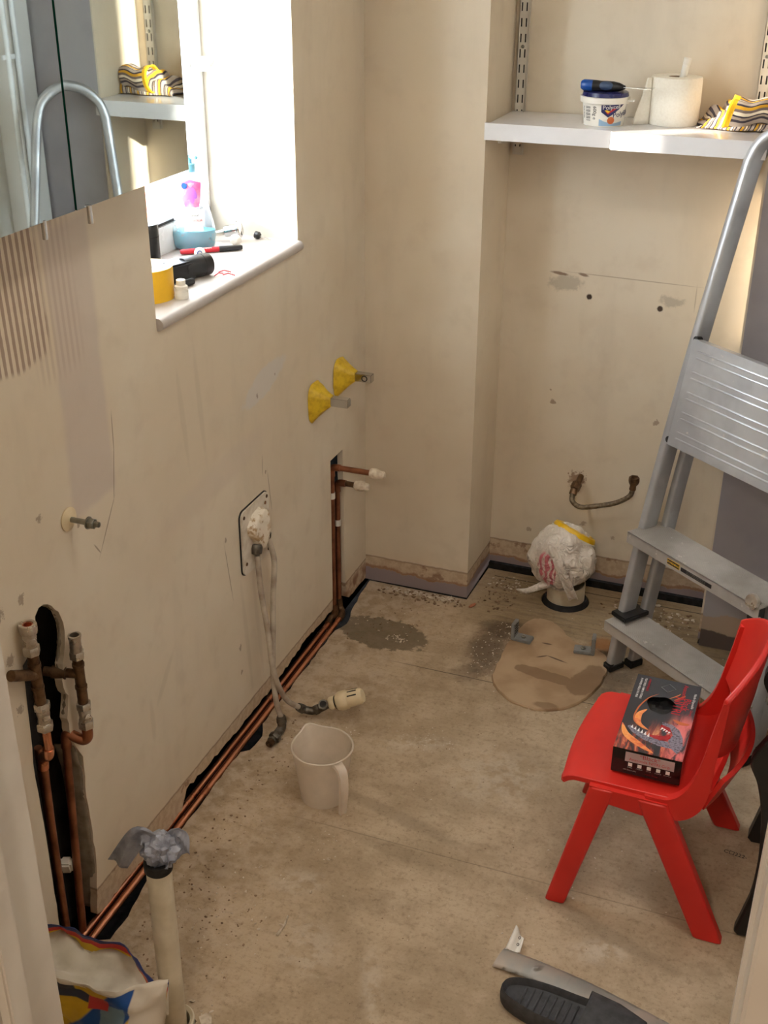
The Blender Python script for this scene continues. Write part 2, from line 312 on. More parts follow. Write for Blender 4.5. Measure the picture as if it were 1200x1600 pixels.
# ---------------------------------------------------------------- mesh helpers
class MB:
    def __init__(s): s.b = bmesh.new(); s.mi = 0
    def face(s, vs):
        try: f = s.b.faces.new(vs); f.material_index = s.mi; return f
        except ValueError: return None
    def box(s, c, d, rz=0.0, rx=0.0, ry=0.0, bev=0.0):
        M = Matrix.Translation(c) @ Matrix.Rotation(rz, 4, 'Z') @ Matrix.Rotation(ry, 4, 'Y') @ Matrix.Rotation(rx, 4, 'X')
        r = bmesh.ops.create_cube(s.b, size=1.0)
        for v in r['verts']: v.co = M @ Vector((v.co.x*d[0], v.co.y*d[1], v.co.z*d[2]))
        fs = {f for v in r['verts'] for f in v.link_faces}
        for f in fs: f.material_index = s.mi
        if bev:
            es = {e for f in fs for e in f.edges}
            rr = bmesh.ops.bevel(s.b, geom=list(es), offset=bev, segments=2, affect='EDGES', clamp_overlap=True)
            for f in rr['faces']: f.material_index = s.mi
        return s
    def obox(s, o, ax, ay, az, bev=0.0):
        """box from a corner and three edge vectors"""
        o, ax, ay, az = map(Vector, (o, ax, ay, az))
        c = o+(ax+ay+az)/2
        r = bmesh.ops.create_cube(s.b, size=1.0)
        for v in r['verts']: v.co = c + ax*v.co.x + ay*v.co.y + az*v.co.z
        fs = {f for v in r['verts'] for f in v.link_faces}
        for f in fs: f.material_index = s.mi
        if bev: bmesh.ops.bevel(s.b, geom=list({e for f in fs for e in f.edges}), offset=bev, segments=2, affect='EDGES', clamp_overlap=True)
        return s
    def rings(s, rs, cap0=True, cap1=True, closed=False):
        V = [[s.b.verts.new(p) for p in r] for r in rs]; n = len(V[0])
        rng = range(len(V)) if closed else range(len(V)-1)
        for i in rng:
            a, b = V[i], V[(i+1) % len(V)]
            for j in range(n): s.face((a[j], a[(j+1) % n], b[(j+1) % n], b[j]))
        if not closed:
            if cap0: s.face(list(reversed(V[0])))
            if cap1: s.face(V[-1])
        return s
    def tube(s, pts, r, n=12, sec=None, caps=True, closed=False, up=None):
        pts = [Vector(p) for p in pts]; R = r if isinstance(r, (list, tuple)) else [r]*len(pts)
        rs = []; N = None; L = len(pts)
        for i, p in enumerate(pts):
            a = pts[(i-1) % L] if (closed or i > 0) else p; b = pts[(i+1) % L] if (closed or i < L-1) else p
            T = (b-a).normalized()
            if N is None:
                N = Vector(up) if up else (Vector((0, 0, 1)) if abs(T.z) < .9 else Vector((1, 0, 0)))
            N = (N - T*N.dot(T)).normalized(); B = T.cross(N)
            if sec: rs.append([p + N*u_ + B*v_ for u_, v_ in sec])
            else: rs.append([p + (N*math.cos(2*math.pi*k/n)+B*math.sin(2*math.pi*k/n))*R[i] for k in range(n)])
        return s.rings(rs, caps, caps, closed)
    def cyl(s, p0, p1, r0, r1=None, n=20, caps=True): return s.tube([p0, p1], [r0, r0 if r1 is None else r1], n, caps=caps)
    def lathe(s, prof, o, ax=(0, 0, 1), n=28, caps=True, sq=(1, 1)):
        o = Vector(o); T = Vector(ax).normalized()
        N = Vector((1, 0, 0)) if abs(T.x) < .9 else Vector((0, 1, 0)); N = (N-T*N.dot(T)).normalized(); B = T.cross(N)
        return s.rings([[o+T*h+(N*math.cos(2*math.pi*k/n)*sq[0]+B*math.sin(2*math.pi*k/n)*sq[1])*r for k in range(n)] for r, h in prof], caps, caps)
    def hexnut(s, p0, p1, r): return s.tube([p0, Vector(p0).lerp(Vector(p1), .12), Vector(p0).lerp(Vector(p1), .88), p1], [r*.9, r, r, r*.9], 6)
    def sph(s, c, r, sc=(1, 1, 1), sub=3, fn=None):
        q = bmesh.ops.create_icosphere(s.b, subdivisions=sub, radius=1.0)
        for v in q['verts']:
            k = fn(v.co) if fn else 1.0
            v.co = Vector(c)+Vector((v.co.x*sc[0], v.co.y*sc[1], v.co.z*sc[2]))*r*k
        for f in {f for v in q['verts'] for f in v.link_faces}: f.material_index = s.mi
        return s
    def prism(s, poly, fn, d, holes=()):
        """polygon (2-D) with holes -> solid; fn(u, v, w) maps to 3-D, w runs 0..d"""
        loops = [list(poly)]+[list(h) for h in holes]
        flat = [p for l in loops for p in l]
        A = [s.b.verts.new(fn(p[0], p[1], 0)) for p in flat]; B = [s.b.verts.new(fn(p[0], p[1], d)) for p in flat]
        for tr in tessellate_polygon([[Vector((p[0], p[1], 0)) for p in l] for l in loops]):
            s.face([A[i] for i in tr]); s.face([B[i] for i in reversed(tr)])
        k = 0
        for l in loops:
            n = len(l)
            for i in range(n):
                a, b = k+i, k+(i+1) % n; s.face((A[a], A[b], B[b], B[a]))
            k += n
        return s
    def grid(s, fn, nu, nv, th=0.0):
        V = [[s.b.verts.new(fn(i/nu, j/nv)) for j in range(nv+1)] for i in range(nu+1)]
        for i in range(nu):
            for j in range(nv): s.face((V[i][j], V[i+1][j], V[i+1][j+1], V[i][j+1]))
        return s
    def build(s, name, material, parent=None, smooth=True, org=None, solid=0.0, ang=40):
        me = bpy.data.meshes.new(name)
        bmesh.ops.recalc_face_normals(s.b, faces=s.b.faces[:])
        o = Vector(org) if org is not None else Vector((0, 0, 0))
        p = parent; off = Vector((0, 0, 0))
        while p is not None: off += p.location; p = p.parent
        for v in s.b.verts: v.co -= (o if parent is None else off)
        for f in s.b.faces: f.smooth = smooth
        if smooth:
            for e in s.b.edges:
                if len(e.link_faces) == 2 and e.calc_face_angle(0) > math.radians(ang): e.smooth = False
        s.b.to_mesh(me); s.b.free()
        for m_ in (material if isinstance(material, (list, tuple)) else [material]): me.materials.append(m_)
        ob = bpy.data.objects.new(name, me); col.objects.link(ob)
        if parent is not None: ob.parent = parent
        else: ob.location = o
        if solid:
            md = ob.modifiers.new('thickness', 'SOLIDIFY'); md.thickness = solid; md.offset = 0
        return ob

def tag(o, label=None, cat=None, group=None, kind=None):
    if label: o['label'] = label
    if cat: o['category'] = cat
    if group: o['group'] = group
    if kind: o['kind'] = kind
    return o
def thing(name, label, cat, loc, group=None):
    o = bpy.data.objects.new(name, None); col.objects.link(o); o.location = loc; o.empty_display_size = .05
    return tag(o, label, cat, group)
def struct(mb, name, m, smooth=False, **kw): return tag(mb.build(name, m, smooth=smooth, **kw), kind='structure')
def text(name, body, size, M, material, parent, ext=0.0003, align='CENTER', warp=None):
    cu = bpy.data.curves.new(name, 'FONT'); cu.body = body; cu.size = size; cu.extrude = ext; cu.align_x = align; cu.align_y = 'CENTER'; cu.resolution_u = 3
    tmp = bpy.data.objects.new(name, cu); dg = bpy.context.evaluated_depsgraph_get()
    col.objects.link(tmp); dg.update(); me = bpy.data.meshes.new_from_object(tmp.evaluated_get(dg))
    bpy.data.objects.remove(tmp); bpy.data.curves.remove(cu)
    off = Vector((0, 0, 0)); p = parent
    while p is not None: off += p.location; p = p.parent
    for v in me.vertices:
        q = Vector(v.co)
        v.co = (warp(q) if warp else M @ q) - off
    me.materials.clear(); me.materials.append(material); me.name = name
    o = bpy.data.objects.new(name, me); col.objects.link(o); o.parent = parent; return o
def basis(o, ex, ey):
    ex, ey = Vector(ex).normalized(), Vector(ey).normalized(); ez = ex.cross(ey)
    return Matrix(((ex.x, ey.x, ez.x, o[0]), (ex.y, ey.y, ez.y, o[1]), (ex.z, ey.z, ez.z, o[2]), (0, 0, 0, 1)))
def bez(p, n=24):
    """smooth Catmull-Rom curve through points"""
    p = [Vector(q) for q in p]; out = []
    for i in range(len(p)-1):
        a, b, c, d = p[max(i-1, 0)], p[i], p[i+1], p[min(i+2, len(p)-1)]
        for k in range(n):
            t_ = k/n; out.append(.5*((2*b)+(-a+c)*t_+(2*a-5*b+4*c-d)*t_*t_+(-a+3*b-3*c+d)*t_**3))
    return out+[p[-1]]
def jag(p, q, n, amp, rnd=random):
    """ragged 2-D line from p towards q (q excluded)"""
    out = []; dx, dy = q[0]-p[0], q[1]-p[1]; L = math.hypot(dx, dy) or 1
    for i in range(n):
        k = i/n; a = 0 if i == 0 else rnd.uniform(-amp, amp); out.append((p[0]+dx*k-dy/L*a, p[1]+dy*k+dx/L*a))
    return out
def ragged(pts, step=.02, amp=.003):
    out = []
    for i in range(len(pts)-1):
        p, q = pts[i], pts[i+1]; out += jag(p, q, max(1, int(math.hypot(q[0]-p[0], q[1]-p[1])/step)), amp)
    return out+[pts[-1]]

# ---------------------------------------------------------------- the room shell
WY0, WY1, WZ0, WZ1 = 1.842, 2.478, 1.104, 2.15     # window opening
CEIL = 2.40; YN = 0.86; XR = 1.30
low = [(YN, -0.02), (1.327, -0.02)]
# chase outline is its own hole; bottom edge of the wall is ragged where pipes run
bottom = ragged([(1.455, 0.012), (1.53, 0.016), (1.626, 0.012), (1.777, 0.010), (1.803, 0.050), (1.966, 0.040), (2.262, 0.034), (2.443, 0.054), (2.55, 0.045), (2.64, 0.040)], .015, .005)
right_low = ragged([(2.737, 0.030), (2.76, 0.014), (2.90, 0.010)], .015, .002)
chase_r = ragged([(1.44, .018), (1.459, .149), (1.458, .255), (1.456, .326), (1.462, .393), (1.442, .435)], .02, .002)
chase_top = ragged([(1.442, .435), (1.432, .50), (1.445, .543), (1.434, .567), (1.440, .612), (1.456, .655), (1.458, .688), (1.449, .716), (1.424, .745), (1.399, .752), (1.387, .742),
                    (1.383, .705), (1.360, .690), (1.338, .674)], .012, .003)
chase_l = ragged([(1.338, .674), (1.333, .573), (1.325, .447), (1.328, .278), (1.327, .05)], .03, .0015)
outer = [(YN-.02, CEIL), (YN-.02, -.02)] + [(1.326, -.02)] + list(reversed(chase_l)) + list(reversed(chase_top))[1:] + list(reversed(chase_r))[1:] + bottom[0:] + \
        [(2.641, .10), (2.641, .5), (2.725, .499), (2.733, .10)] + right_low + [(2.90, CEIL)]
win = [(WY0, WZ0), (WY1, WZ0), (WY1, WZ1), (WY0, WZ1)]
mb = MB(); mb.prism(outer, lambda u_, v_, w_: (-w_, u_, v_), .016, [win]); struct(mb, 'wall_left', M_LEFT)
mb = MB(); mb.prism([(.6, -.15), (3.25, -.15), (3.25, CEIL+.1), (.6, CEIL+.1)], lambda u_, v_, w_: (-.075-w_, u_, v_), .195, [win]); struct(mb, 'wall_left', M_ALC)
# reveal lining closes the cavity between the two skins
mb = MB()
for y0, y1, z0, z1 in ((WY0-.012, WY0+.002, WZ0, WZ1), (WY1-.002, WY1+.012, WZ0, WZ1), (WY0, WY1, WZ1-.002, WZ1+.012)):
    mb.box((-.1355, (y0+y1)/2, (z0+z1)/2), (.269, y1-y0, z1-z0))
struct(mb, 'trim_1', M_REVEAL)
# backing board coloured near black for the shade inside the chases
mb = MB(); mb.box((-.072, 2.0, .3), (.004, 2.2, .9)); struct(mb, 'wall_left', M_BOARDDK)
# floor
fl = ragged([(.004, .6), (.004, 1.39), (.048, 1.407), (.049, 1.471), (.036, 1.545), (.022, 1.62), (.0215, 2.02), (.039, 2.035), (.043, 2.095), (.022, 2.14), (.023, 2.60), (.040, 2.645), (.022, 2.747), (.012, 2.88)], .02, .0025)
circ = [(.588+.070*math.cos(a*math.pi/16), 2.995+.070*math.sin(a*math.pi/16)) for a in range(32)]
sp = [(.262+.036*math.cos(a*math.pi/10)*(1+.15*math.sin(a*2.3)), 1.284+.036*math.sin(a*math.pi/10)*(1+.15*math.sin(a*1.7))) for a in range(20)]
mb = MB(); mb.prism(fl+[(.012, 2.896), (.3175, 2.894), (.3245, 3.098), (.98, 3.098), (.98, 2.90), (1.40, 2.90), (1.40, .6)], lambda u_, v_, w_: (u_, v_, -w_), .022, [circ, sp])
FLOOR = struct(mb, 'floor', M_FLOOR)
mb = MB(); mb.box((.65, 1.9, -.125), (1.85, 2.9, .01)); mb.box((.65, 3.27, -.06), (1.85, .06, .14)); mb.box((.65, .55, -.08), (1.85, .06, .10)); mb.box((1.46, 1.9, -.06), (.06, 2.8, .12)); mb.box((-.10, 1.9, -.08), (.06, 2.8, .10)); struct(mb, 'floor', M_DARK)  # dark underfloor void; side slabs added to stop sky light leaking in
mb = MB(); mb.box((.95, -.62, -.011), (1.9, 2.7, .022)); tag(mb.build('floor', M_FLOOR, smooth=False), kind='structure')
# pier, alcove, right pier, right wall, ceiling, door wall
mb = MB(); mb.prism([(-.04, 2.893), (.317, 2.893), (.325, 3.25), (-.04, 3.25)], lambda u_, v_, w_: (u_, v_, .006+w_), CEIL); struct(mb, 'wall_back', M_PIER)
mb = MB(); mb.box((.65, 3.16, 1.2+.022), (.72, .10, 2.4)); struct(mb, 'wall_back', M_ALC)
mb = MB(); mb.box((.65, 3.13, -.02), (.72, .04, .07)); struct(mb, 'wall_back', M_DARK)
mb = MB(); mb.box((1.243, 3.05, 1.2), (.516, .316, 2.44)); struct(mb, 'wall_back', M_PIERR)
# the pier's alcove-side face is cream
mb = MB(); mb.box((.983, 3.001, 1.22), (.006, .216, 2.4)); struct(mb, 'wall_back', M_ALC)
mb = MB(); mb.box((XR+.05, 1.85, 1.2), (.10, 2.2, 2.5)); struct(mb, 'wall_right', M_CEIL)
mb = MB(); mb.box((.65, 1.7, CEIL+.05), (1.9, 3.3, .10)); struct(mb, 'ceiling', M_CEIL)
mb = MB(); mb.box((.14, .80, 1.19), (.38, .12, 2.42)); struct(mb, 'wall_near', M_LEFT)
mb = MB(); mb.box((.82, .80, 2.24), (.88, .12, .34)); struct(mb, 'wall_near', M_CEIL)
# door lining and architraves
mb = MB()
mb.box((.355, .80, 1.03), (.056, .13, 2.06), bev=.003); mb.box((.335, .870, 1.03), (.072, .014, 2.06), bev=.003); mb.box((.392, .775, 1.03), (.018, .035, 2.06), bev=.003)
mb.box((.318, .876, 1.03), (.05, .016, 2.06), bev=.005)
struct(mb, 'door_1', M_JAMB)
mb = MB()
mb.box((1.205, .80, 1.03), (.05, .13, 2.06), bev=.003); mb.box((1.187, .835, 1.03), (.022, .035, 2.06), bev=.003); mb.box((1.235, .875, 1.03), (.09, .02, 2.06), bev=.004)
mb.box((.80, .80, 2.045), (.78, .13, .05)); mb.box((1.275, .80, 1.1), (.09, .12, 2.4))
struct(mb, 'door_1', M_JAMB)
# hall behind the doorway
mb = MB(); mb.box((-.05, -.6, 1.2), (.1, 2.7, 2.5)); mb.box((1.95, -.6, 1.2), (.1, 2.7, 2.5)); mb.box((1.62, .80, 1.2), (.62, .12, 2.5)); mb.box((.95, -.6, 2.45), (2.1, 2.7, .1)); struct(mb, 'wall_hall', M_ALC)
mb = MB(); mb.box((.95, -1.95, 1.2), (2.1, .1, 2.5)); struct(mb, 'wall_hall', M_ALC)
hl = thing('hall_fill', 'unseen fill light added in the hall behind the doorway', 'fill light', (.9, -.5, 2.4))  # unseen fill light, added to brighten the room from behind the camera
mb = MB(); mb.lathe([(.0, 0), (.13, 0), (.13, -.02), (.0, -.02)], (.9, -.5, 2.399), caps=False); mb.build('fill_base', M_WHITE, hl)
hd_ = bpy.data.lights.new('hall_fill_glow', 'AREA'); hd_.shape = 'DISK'; hd_.size = .26; hd_.energy = 10.5; hd_.color = (1.0, .90, .78)
ho_ = bpy.data.objects.new('hall_fill_glow', hd_); col.objects.link(ho_); ho_.parent = hl; ho_.location = (0, 0, -.03)
# boxed white trunking in the right-hand corner with two clipped pipes
mb = MB(); mb.box((1.262, 2.845, 1.2), (.076, .085, 2.39), bev=.002); struct(mb, 'trim_2', M_WHITE)
tr = thing('heating_pipe', 'pair of white painted pipes clipped upright to the corner trunking', 'pipe', (1.21, 2.80, 0.0))
for yy in (2.775, 2.815):
    mb = MB(); mb.cyl((1.213, yy-.008, 0), (1.213, yy-.008, 2.39), .0075, n=12); mb.build('pipe', M_UPVC, tr)
for zz in (.95, 1.45):
    mb = MB(); mb.box((1.219, 2.787, zz), (.008, .075, .012), bev=.001); mb.build('pipe_clip', M_UPVC, tr)
mb = MB(); mb.box((-2.6, 6.02, -.6), (.25, .20, 1.95)); struct(mb, 'outside_wall_or_sun_block', mat('outside_brick', (206, 96, 74), .8, scale=9, rgb2=(190, 120, 100)))
mb = MB(); mb.box((-2.45, 6.02, .06), (.02, .21, .07)); mb.box((-2.45, 6.02, -.25), (.02, .21, .03)); struct(mb, 'outside_wall_or_sun_block', M_WHITE)
# outside: unseen slab added to block part of the sun through the window
mb = MB(); mb.box((-2.0, .93, 1.0), (.06, .33, 5.0)); struct(mb, 'outside_wall_or_sun_block', M_EXT)

# ---------------------------------------------------------------- window
fr = MB(); fx = -.245
for (y0, y1, z0, z1) in ((WY0, WY1, WZ0, WZ0+.085), (WY0, WY1, WZ1-.06, WZ1), (WY0, WY0+.055, WZ0, WZ1), (WY1-.040, WY1, WZ0, WZ1), (2.10, 2.14, WZ0, WZ1)):
    fr.box((fx, (y0+y1)/2, (z0+z1)/2), (.05, y1-y0, z1-z0), bev=.004)
W1 = tag(fr.build('window_1', M_UPVC), kind='structure')
mb = MB(); mb.box((-.250, 2.16, 1.62), (.006, .60, 1.0)); tag(mb.build('window_pane', M_GLASS, W1, smooth=False))
mb = MB()
for z_ in (WZ0+.0875,): mb.box((-.2225, 2.288, z_), (.010, .29, .006)); mb.box((-.2225, 2.00, z_), (.010, .20, .006))
mb.build('gasket', M_BLACKM, W1)
mb = MB(); mb.box((-.206, 2.455, 1.50), (.03, .014, .03), bev=.003); mb.box((-.186, 2.405, 1.508), (.012, .10, .016), bev=.004); mb.build('window_handle', M_UPVC, W1)
# sill board with a rounded nose
mb = MB()
nose = [(-.222, .0), (-.222, -.024)] + [(.002+.012*math.sin(a), -.012-.012*math.cos(a)) for a in [math.pi*k/10 for k in range(11)]]
mb.prism(nose, lambda u_, v_, w_: (u_, WY0+.001+w_, 1.1245+v_), WY1-WY0-.002); struct(mb, 'window_sill_1', mat('sill_paint', (188, 180, 174), .35, var=.04, scale=9), smooth=True)
SZ = 1.1247

# ---------------------------------------------------------------- fill light added out of frame to brighten the room
lt = thing('ceiling_fill', 'unseen fill light added above the middle of the room', 'fill light', (1.0, 1.45, CEIL))
mb = MB(); mb.lathe([(.0, 0), (.13, 0), (.13, -.02), (.0, -.02)], (1.0, 1.45, CEIL-.001), caps=False); mb.build('fill_base', M_WHITE, lt)
ld = bpy.data.lights.new('fill_glow', 'AREA'); ld.shape = 'DISK'; ld.size = .26; ld.energy = 3.1; ld.color = (1.0, .92, .80)
lo = bpy.data.objects.new('fill_glow', ld); col.objects.link(lo); lo.parent = lt; lo.location = (0, 0, -.03)

# ---------------------------------------------------------------- mirror cabinet
mc = thing('mirror_cabinet', 'mirrored bathroom cabinet with two doors fixed to the left wall beside the window', 'cabinet', (0, 1.46, 1.407))
mb = MB(); mb.box((.049, 1.46, 1.76), (.096, .70, .70), bev=.002); mb.build('cabinet_body', M_WHITE, mc)
def door(y0, y1, xf, ang, nm):
    d = thing(nm, None, None, (0, y0, 0)); d.parent = mc; d.location = (0, y0-1.46, -1.407); return d
for i, (y0, y1, xf, tw) in enumerate(((1.11, 1.479, .101, .004), (1.483, 1.816, .106, 0.0))):
    mb = MB(); q0, q1 = Vector((xf-.0045-tw*0, y0, 1.407)), Vector((xf-.0045+tw, y1, 1.407))
    e = (q1-q0); nrm = Vector((e.y, -e.x, 0)).normalized()
    mb.obox(q0-nrm*.0, e, nrm*.0045, (0, 0, .70)); mb.mi = 0
    d = mb.build('mirror_door', [M_MIRROR, M_GREEN], mc, smooth=False)
    for f in d.data.polygons:
        if abs(f.normal.x) < .7: f.material_index = 1
    hy = 1.405 if i == 0 else 1.512
    hm = MB(); hm.cyl((xf+.001, hy, 1.382), (xf+.001, hy, 1.409), .0042, n=14); hm.cyl((xf-.002, hy, 1.405), (xf-.002, hy, 1.409), .0015, n=8)
    hm.build('door_handle', M_CHROME, d)

# ---------------------------------------------------------------- shelf in the alcove
sh = thing('alcove_shelf', 'white laminate shelf with a deeper rounded front section across the alcove', 'shelf', (.65, 3.0, 1.345))
ST = 1.345
pl = [(.316, 2.884), (.622, 2.884), (.626, 2.874)] + [(.636+.01*math.cos(a), 2.872-.010*math.sin(a)) for a in [math.pi - math.pi/2*k/5 for k in range(1, 6)]] + [(.978, 2.862), (.978, 3.107), (.327, 3.107), (.327, 2.894), (.316, 2.892)]
mb = MB(); mb.prism(pl, lambda u_, v_, w_: (u_, v_, ST-w_), .040); so = mb.build('shelf_board', M_SHELF, sh, smooth=True)
bv = so.modifiers.new('edge', 'BEVEL'); bv.width = .006; bv.segments = 3; bv.limit_method = 'ANGLE'; bv.angle_limit = math.radians(60)
for nm, xx in (('shelf_upright', .346), ('shelf_upright', .935)):
    z0 = 1.238
    up = thing(nm, 'slotted metal shelf upright on the %s side of the alcove' % ('left' if xx < .5 else 'right'), 'shelf upright', (xx, 3.10, z0), 'slotted uprights carrying the alcove shelf')
    holes = []; z_ = z0+.02
    while z_ < 2.2:
        for dx in (-.006, .006): holes.append([(xx+dx-.0018, z_), (xx+dx+.0018, z_), (xx+dx+.0018, z_+.020), (xx+dx-.0018, z_+.020)])
        z_ += .036
    mb = MB(); mb.prism([(xx-.0125, z0), (xx+.0125, z0), (xx+.0125, 2.25), (xx-.0125, 2.25)], lambda u_, v_, w_: (u_, 3.094+w_, v_), .0015, holes)
    mb.box((xx-.012, 3.101, (z0+2.25)/2), (.0015, .014, 2.25-z0)); mb.box((xx+.012, 3.101, (z0+2.25)/2), (.0015, .014, 2.25-z0))
    mb.build('channel', M_STRIP, up, smooth=False)
    mb = MB(); mb.box((xx, 3.106, (z0+2.25)/2), (.022, .002, 2.25-z0)); mb.build('channel_back', M_BLACKM, up, smooth=False)
    for zz in (1.50, 1.78):
        mb = MB(); mb.lathe([(.0045, 0), (.0035, .002), (0.0005, .003)], (xx, 3.094, zz), (0, -1, 0), 12); mb.build('screw', M_STEEL, up)
    br = MB(); br.prism([(3.092, ST-.041), (3.092, ST-.075), (3.07, ST-.07), (2.92, ST-.052), (2.915, ST-.041)], lambda u_, v_, w_: (xx-.004+w_, u_, v_), .008)
    br.box((xx, 3.085, ST-.062), (.02, .012, .035), bev=.002)
    br.build('shelf_bracket', M_STRIP, up, smooth=False)

# ---------------------------------------------------------------- filler tub with scraper, roll, towel on the shelf
tc = Vector((.586, 2.975, ST+.0003)); R0, R1, TH = .0475, .0535, .062
tub = thing('filler_tub', 'small round white tub of filler with navy lid and price label on the shelf', 'tub', tc)
mb = MB(); mb.lathe([(0, 0), (R0, 0), (R0, .002), (R1, TH), (R1-.002, TH), (0, TH)], tc, n=40, caps=False); mb.build('tub_body', M_WPL, tub)
mb = MB(); mb.lathe([(R1+.0005, TH-.011), (R1+.005, TH-.010), (R1+.005, TH+.003), (R1+.001, TH+.004)], tc, n=40, caps=False); mb.box((tc.x+.058, tc.y-.01, tc.z+TH-.004), (.026, .014, .004)); mb.build('rim_band', M_WPL, tub)
mb = MB(); mb.lathe([(R1+.002, TH+.002), (R1-.0005, TH+.013), (R1-.008, TH+.0145), (0, TH+.0145)], tc, n=40, caps=False); mb.build('lid', M_NAVY, tub)
def onbody(o=.0004, r0=R0, r1=R1, H=TH, ctr=tc, shift=0.0):
    def f(q):
        k = q.y/H; r = r0+(r1-r0)*k+o+q.z; a = -math.pi/2 + shift + q.x/(r0)
        return Vector((ctr.x+math.cos(a)*r, ctr.y+math.sin(a)*r, ctr.z+q.y))
    return f
def label_poly(name, poly, material, parent, wp, o=.0004, n=10):
    mb = MB(); xs = [p[0] for p in poly]
    # fan of thin strips so the print follows the curved side
    loops = [Vector((p[0], p[1], 0)) for p in poly]
    def clipcol(a, b):
        ys = []
        out = list(poly)
        for lim, sgn in ((a, 1), (b, -1)):
            new = []
            for i in range(len(out)):
                p, q = out[i], out[(i+1) % len(out)]; ip, iq = sgn*(p[0]-lim) >= 0, sgn*(q[0]-lim) >= 0
                if ip: new.append(p)
                if ip != iq:
                    k = (lim-p[0])/(q[0]-p[0]); new.append((lim, p[1]+k*(q[1]-p[1])))
            out = new
            if not out: return []
        return out
    x0, x1 = min(xs), max(xs)
    for i in range(n):
        pc = clipcol(x0+(x1-x0)*i/n, x0+(x1-x0)*(i+1)/n)
        cl = []
        for p in pc:
            if not cl or (abs(p[0]-cl[-1][0])+abs(p[1]-cl[-1][1])) > 1e-7: cl.append(p)
        if len(cl) > 2: mb.face([mb.b.verts.new(wp(Vector((p[0], p[1], o)))) for p in cl])
    return mb.build(name, material, parent, smooth=False)
wb = onbody(0.0, shift=-.08)
label_poly('label_blue_field', [(.006, .050), (.045, .051), (.060, .051), (.034, .030), (.022, .022), (.006, .034)], M_NAVYINK, tub, wb, .0004)
label_poly('label_pale_blue_field', [(.002, .002), (.060, .002), (.060, .012), (.035, .008), (.015, .012), (.002, .018)], M_SKYINK, tub, wb, .0004)
label_poly('label_red_tick', [(.016, .034), (.021, .029), (.040, .042), (.034, .043), (.022, .036), (.018, .038)], M_REDINK, tub, wb, .0007)
label_poly('label_yellow_flash', [(.013, .038), (.021, .032), (.026, .036), (.018, .039)], M_YINK, tub, wb, .0009)
label_poly('label_round_seal', [(.029+.0085*math.cos(k*.45), .015+.0085*math.sin(k*.45)) for k in range(14)], M_ORINK, tub, wb, .0007)
for k in range(13):
    wd = (.0018, .0009, .0026)[k % 3]
    label_poly('barcode_bar', [(-.034, .012+k*.0026), (-.020, .012+k*.0026), (-.020, .012+k*.0026+wd*.6), (-.034, .012+k*.0026+wd*.6)], M_INK, tub, wb, .0004, 4)
RW = lambda sx, sy, rot: (lambda q: wb(Vector((sx+q.x*math.cos(rot)-q.y*math.sin(rot), sy+q.x*math.sin(rot)+q.y*math.cos(rot), .0006+q.z))))
text('label_text', 'Polycell', .0135, None, M_WINK, tub, .0001, warp=RW(.029, .045, .06))
text('label_text', 'Polyfilla', .017, None, M_NAVYINK, tub, .0001, warp=RW(.058, .029, .1))
text('label_text', '600g e', .0115, None, M_INK, tub, .0001, warp=RW(-.009, .031, -math.pi/2))
text('label_text', 'Fine finish', .007, None, M_INK, tub, .0001, warp=RW(-.042, .030, -math.pi/2))

sc = thing('scraper', 'blue and black handled filling knife lying across the navy tub lid', 'scraper', (.575, 2.965, ST+.077))
zt = ST+.0003+TH+.0145+.0125
a, b = Vector((.535, 2.960, zt)), Vector((.634, 2.962, zt-.002))
mb = MB(); pr = [.0095, .0125, .0125, .0115, .012, .012, .0095, .004]; L = len(pr)
mb.tube([a.lerp(b, i/(L-1)) for i in range(L)], pr, 16); mb.build('handle_core', M_BLACK, sc)
mb = MB(); mb.lathe([(.0, -.007), (.009, -.006), (.0128, 0), (.0128, .020), (.0124, .022)], a, b-a, 18, caps=True); mb.build('handle_end', M_BLUE, sc)
mb = MB(); mb.sph(a.lerp(b, .55)+Vector((0, -.004, .001)), .0105, (2.2, 1, .98), 3); mb.build('grip_inlay', M_BLUEG, sc)
mb = MB(); mb.prism([(.630, -.005), (.700, -.022), (.700, .022), (.630, .005)], lambda u_, v_, w_: (u_, 2.961+v_, zt-.002+w_), .0008); mb.build('blade', M_CHROME, sc, smooth=False)

rc = Vector((.740, 3.045, ST+.0004)); RR, RH = .060, .108
rl = thing('paper_roll', 'roll of white textured kitchen paper standing on the shelf with its end sheet loose', 'paper roll', rc)
mb = MB(); mb.lathe([(.021, 0), (RR-.002, 0), (RR, .003), (RR+.001, RH*.5), (RR, RH-.003), (RR-.002, RH), (.021, RH), (.021, 0)], rc, n=48, caps=False); mb.build('wound_paper', M_PAPER, rl)
mb = MB(); mb.lathe([(.0208, .001), (.0208, RH-.001), (.019, RH-.001), (.019, .001), (.0208, .001)], rc, n=24, caps=False); mb.build('cardboard_core', M_CHIP2, rl)
def sheet(u_, v_):
    a_ = Vector((rc.x-.030, rc.y-RR*.86)); e_ = Vector((.655, 2.985))
    if v_ > .0: pass
    top = Vector((rc.x-.066, rc.y-.030)); p = a_.lerp(top, u_) if False else None
    st = Vector((rc.x-.052, rc.y-.032)); bt = Vector((.652, 2.990)); tp = Vector((rc.x-.062, rc.y-.045))
    en = bt.lerp(tp, v_); q = st.lerp(en, u_); bow = math.sin(u_*math.pi)*.006
    return Vector((q.x-bow*.3, q.y-bow, ST+.001+v_*(RH-.002)))
mb = MB(); mb.grid(sheet, 8, 10); mb.build('loose_sheet', M_PAPER, rl, solid=.0008)
pn = thing('white_pen', 'white capped pen standing upright inside the paper roll', 'pen', (rc.x+.006, rc.y+.006, ST+.001))
p0, p1 = Vector((rc.x-.004, rc.y, ST+.002)), Vector((rc.x+.020, rc.y+.004, ST+.150))
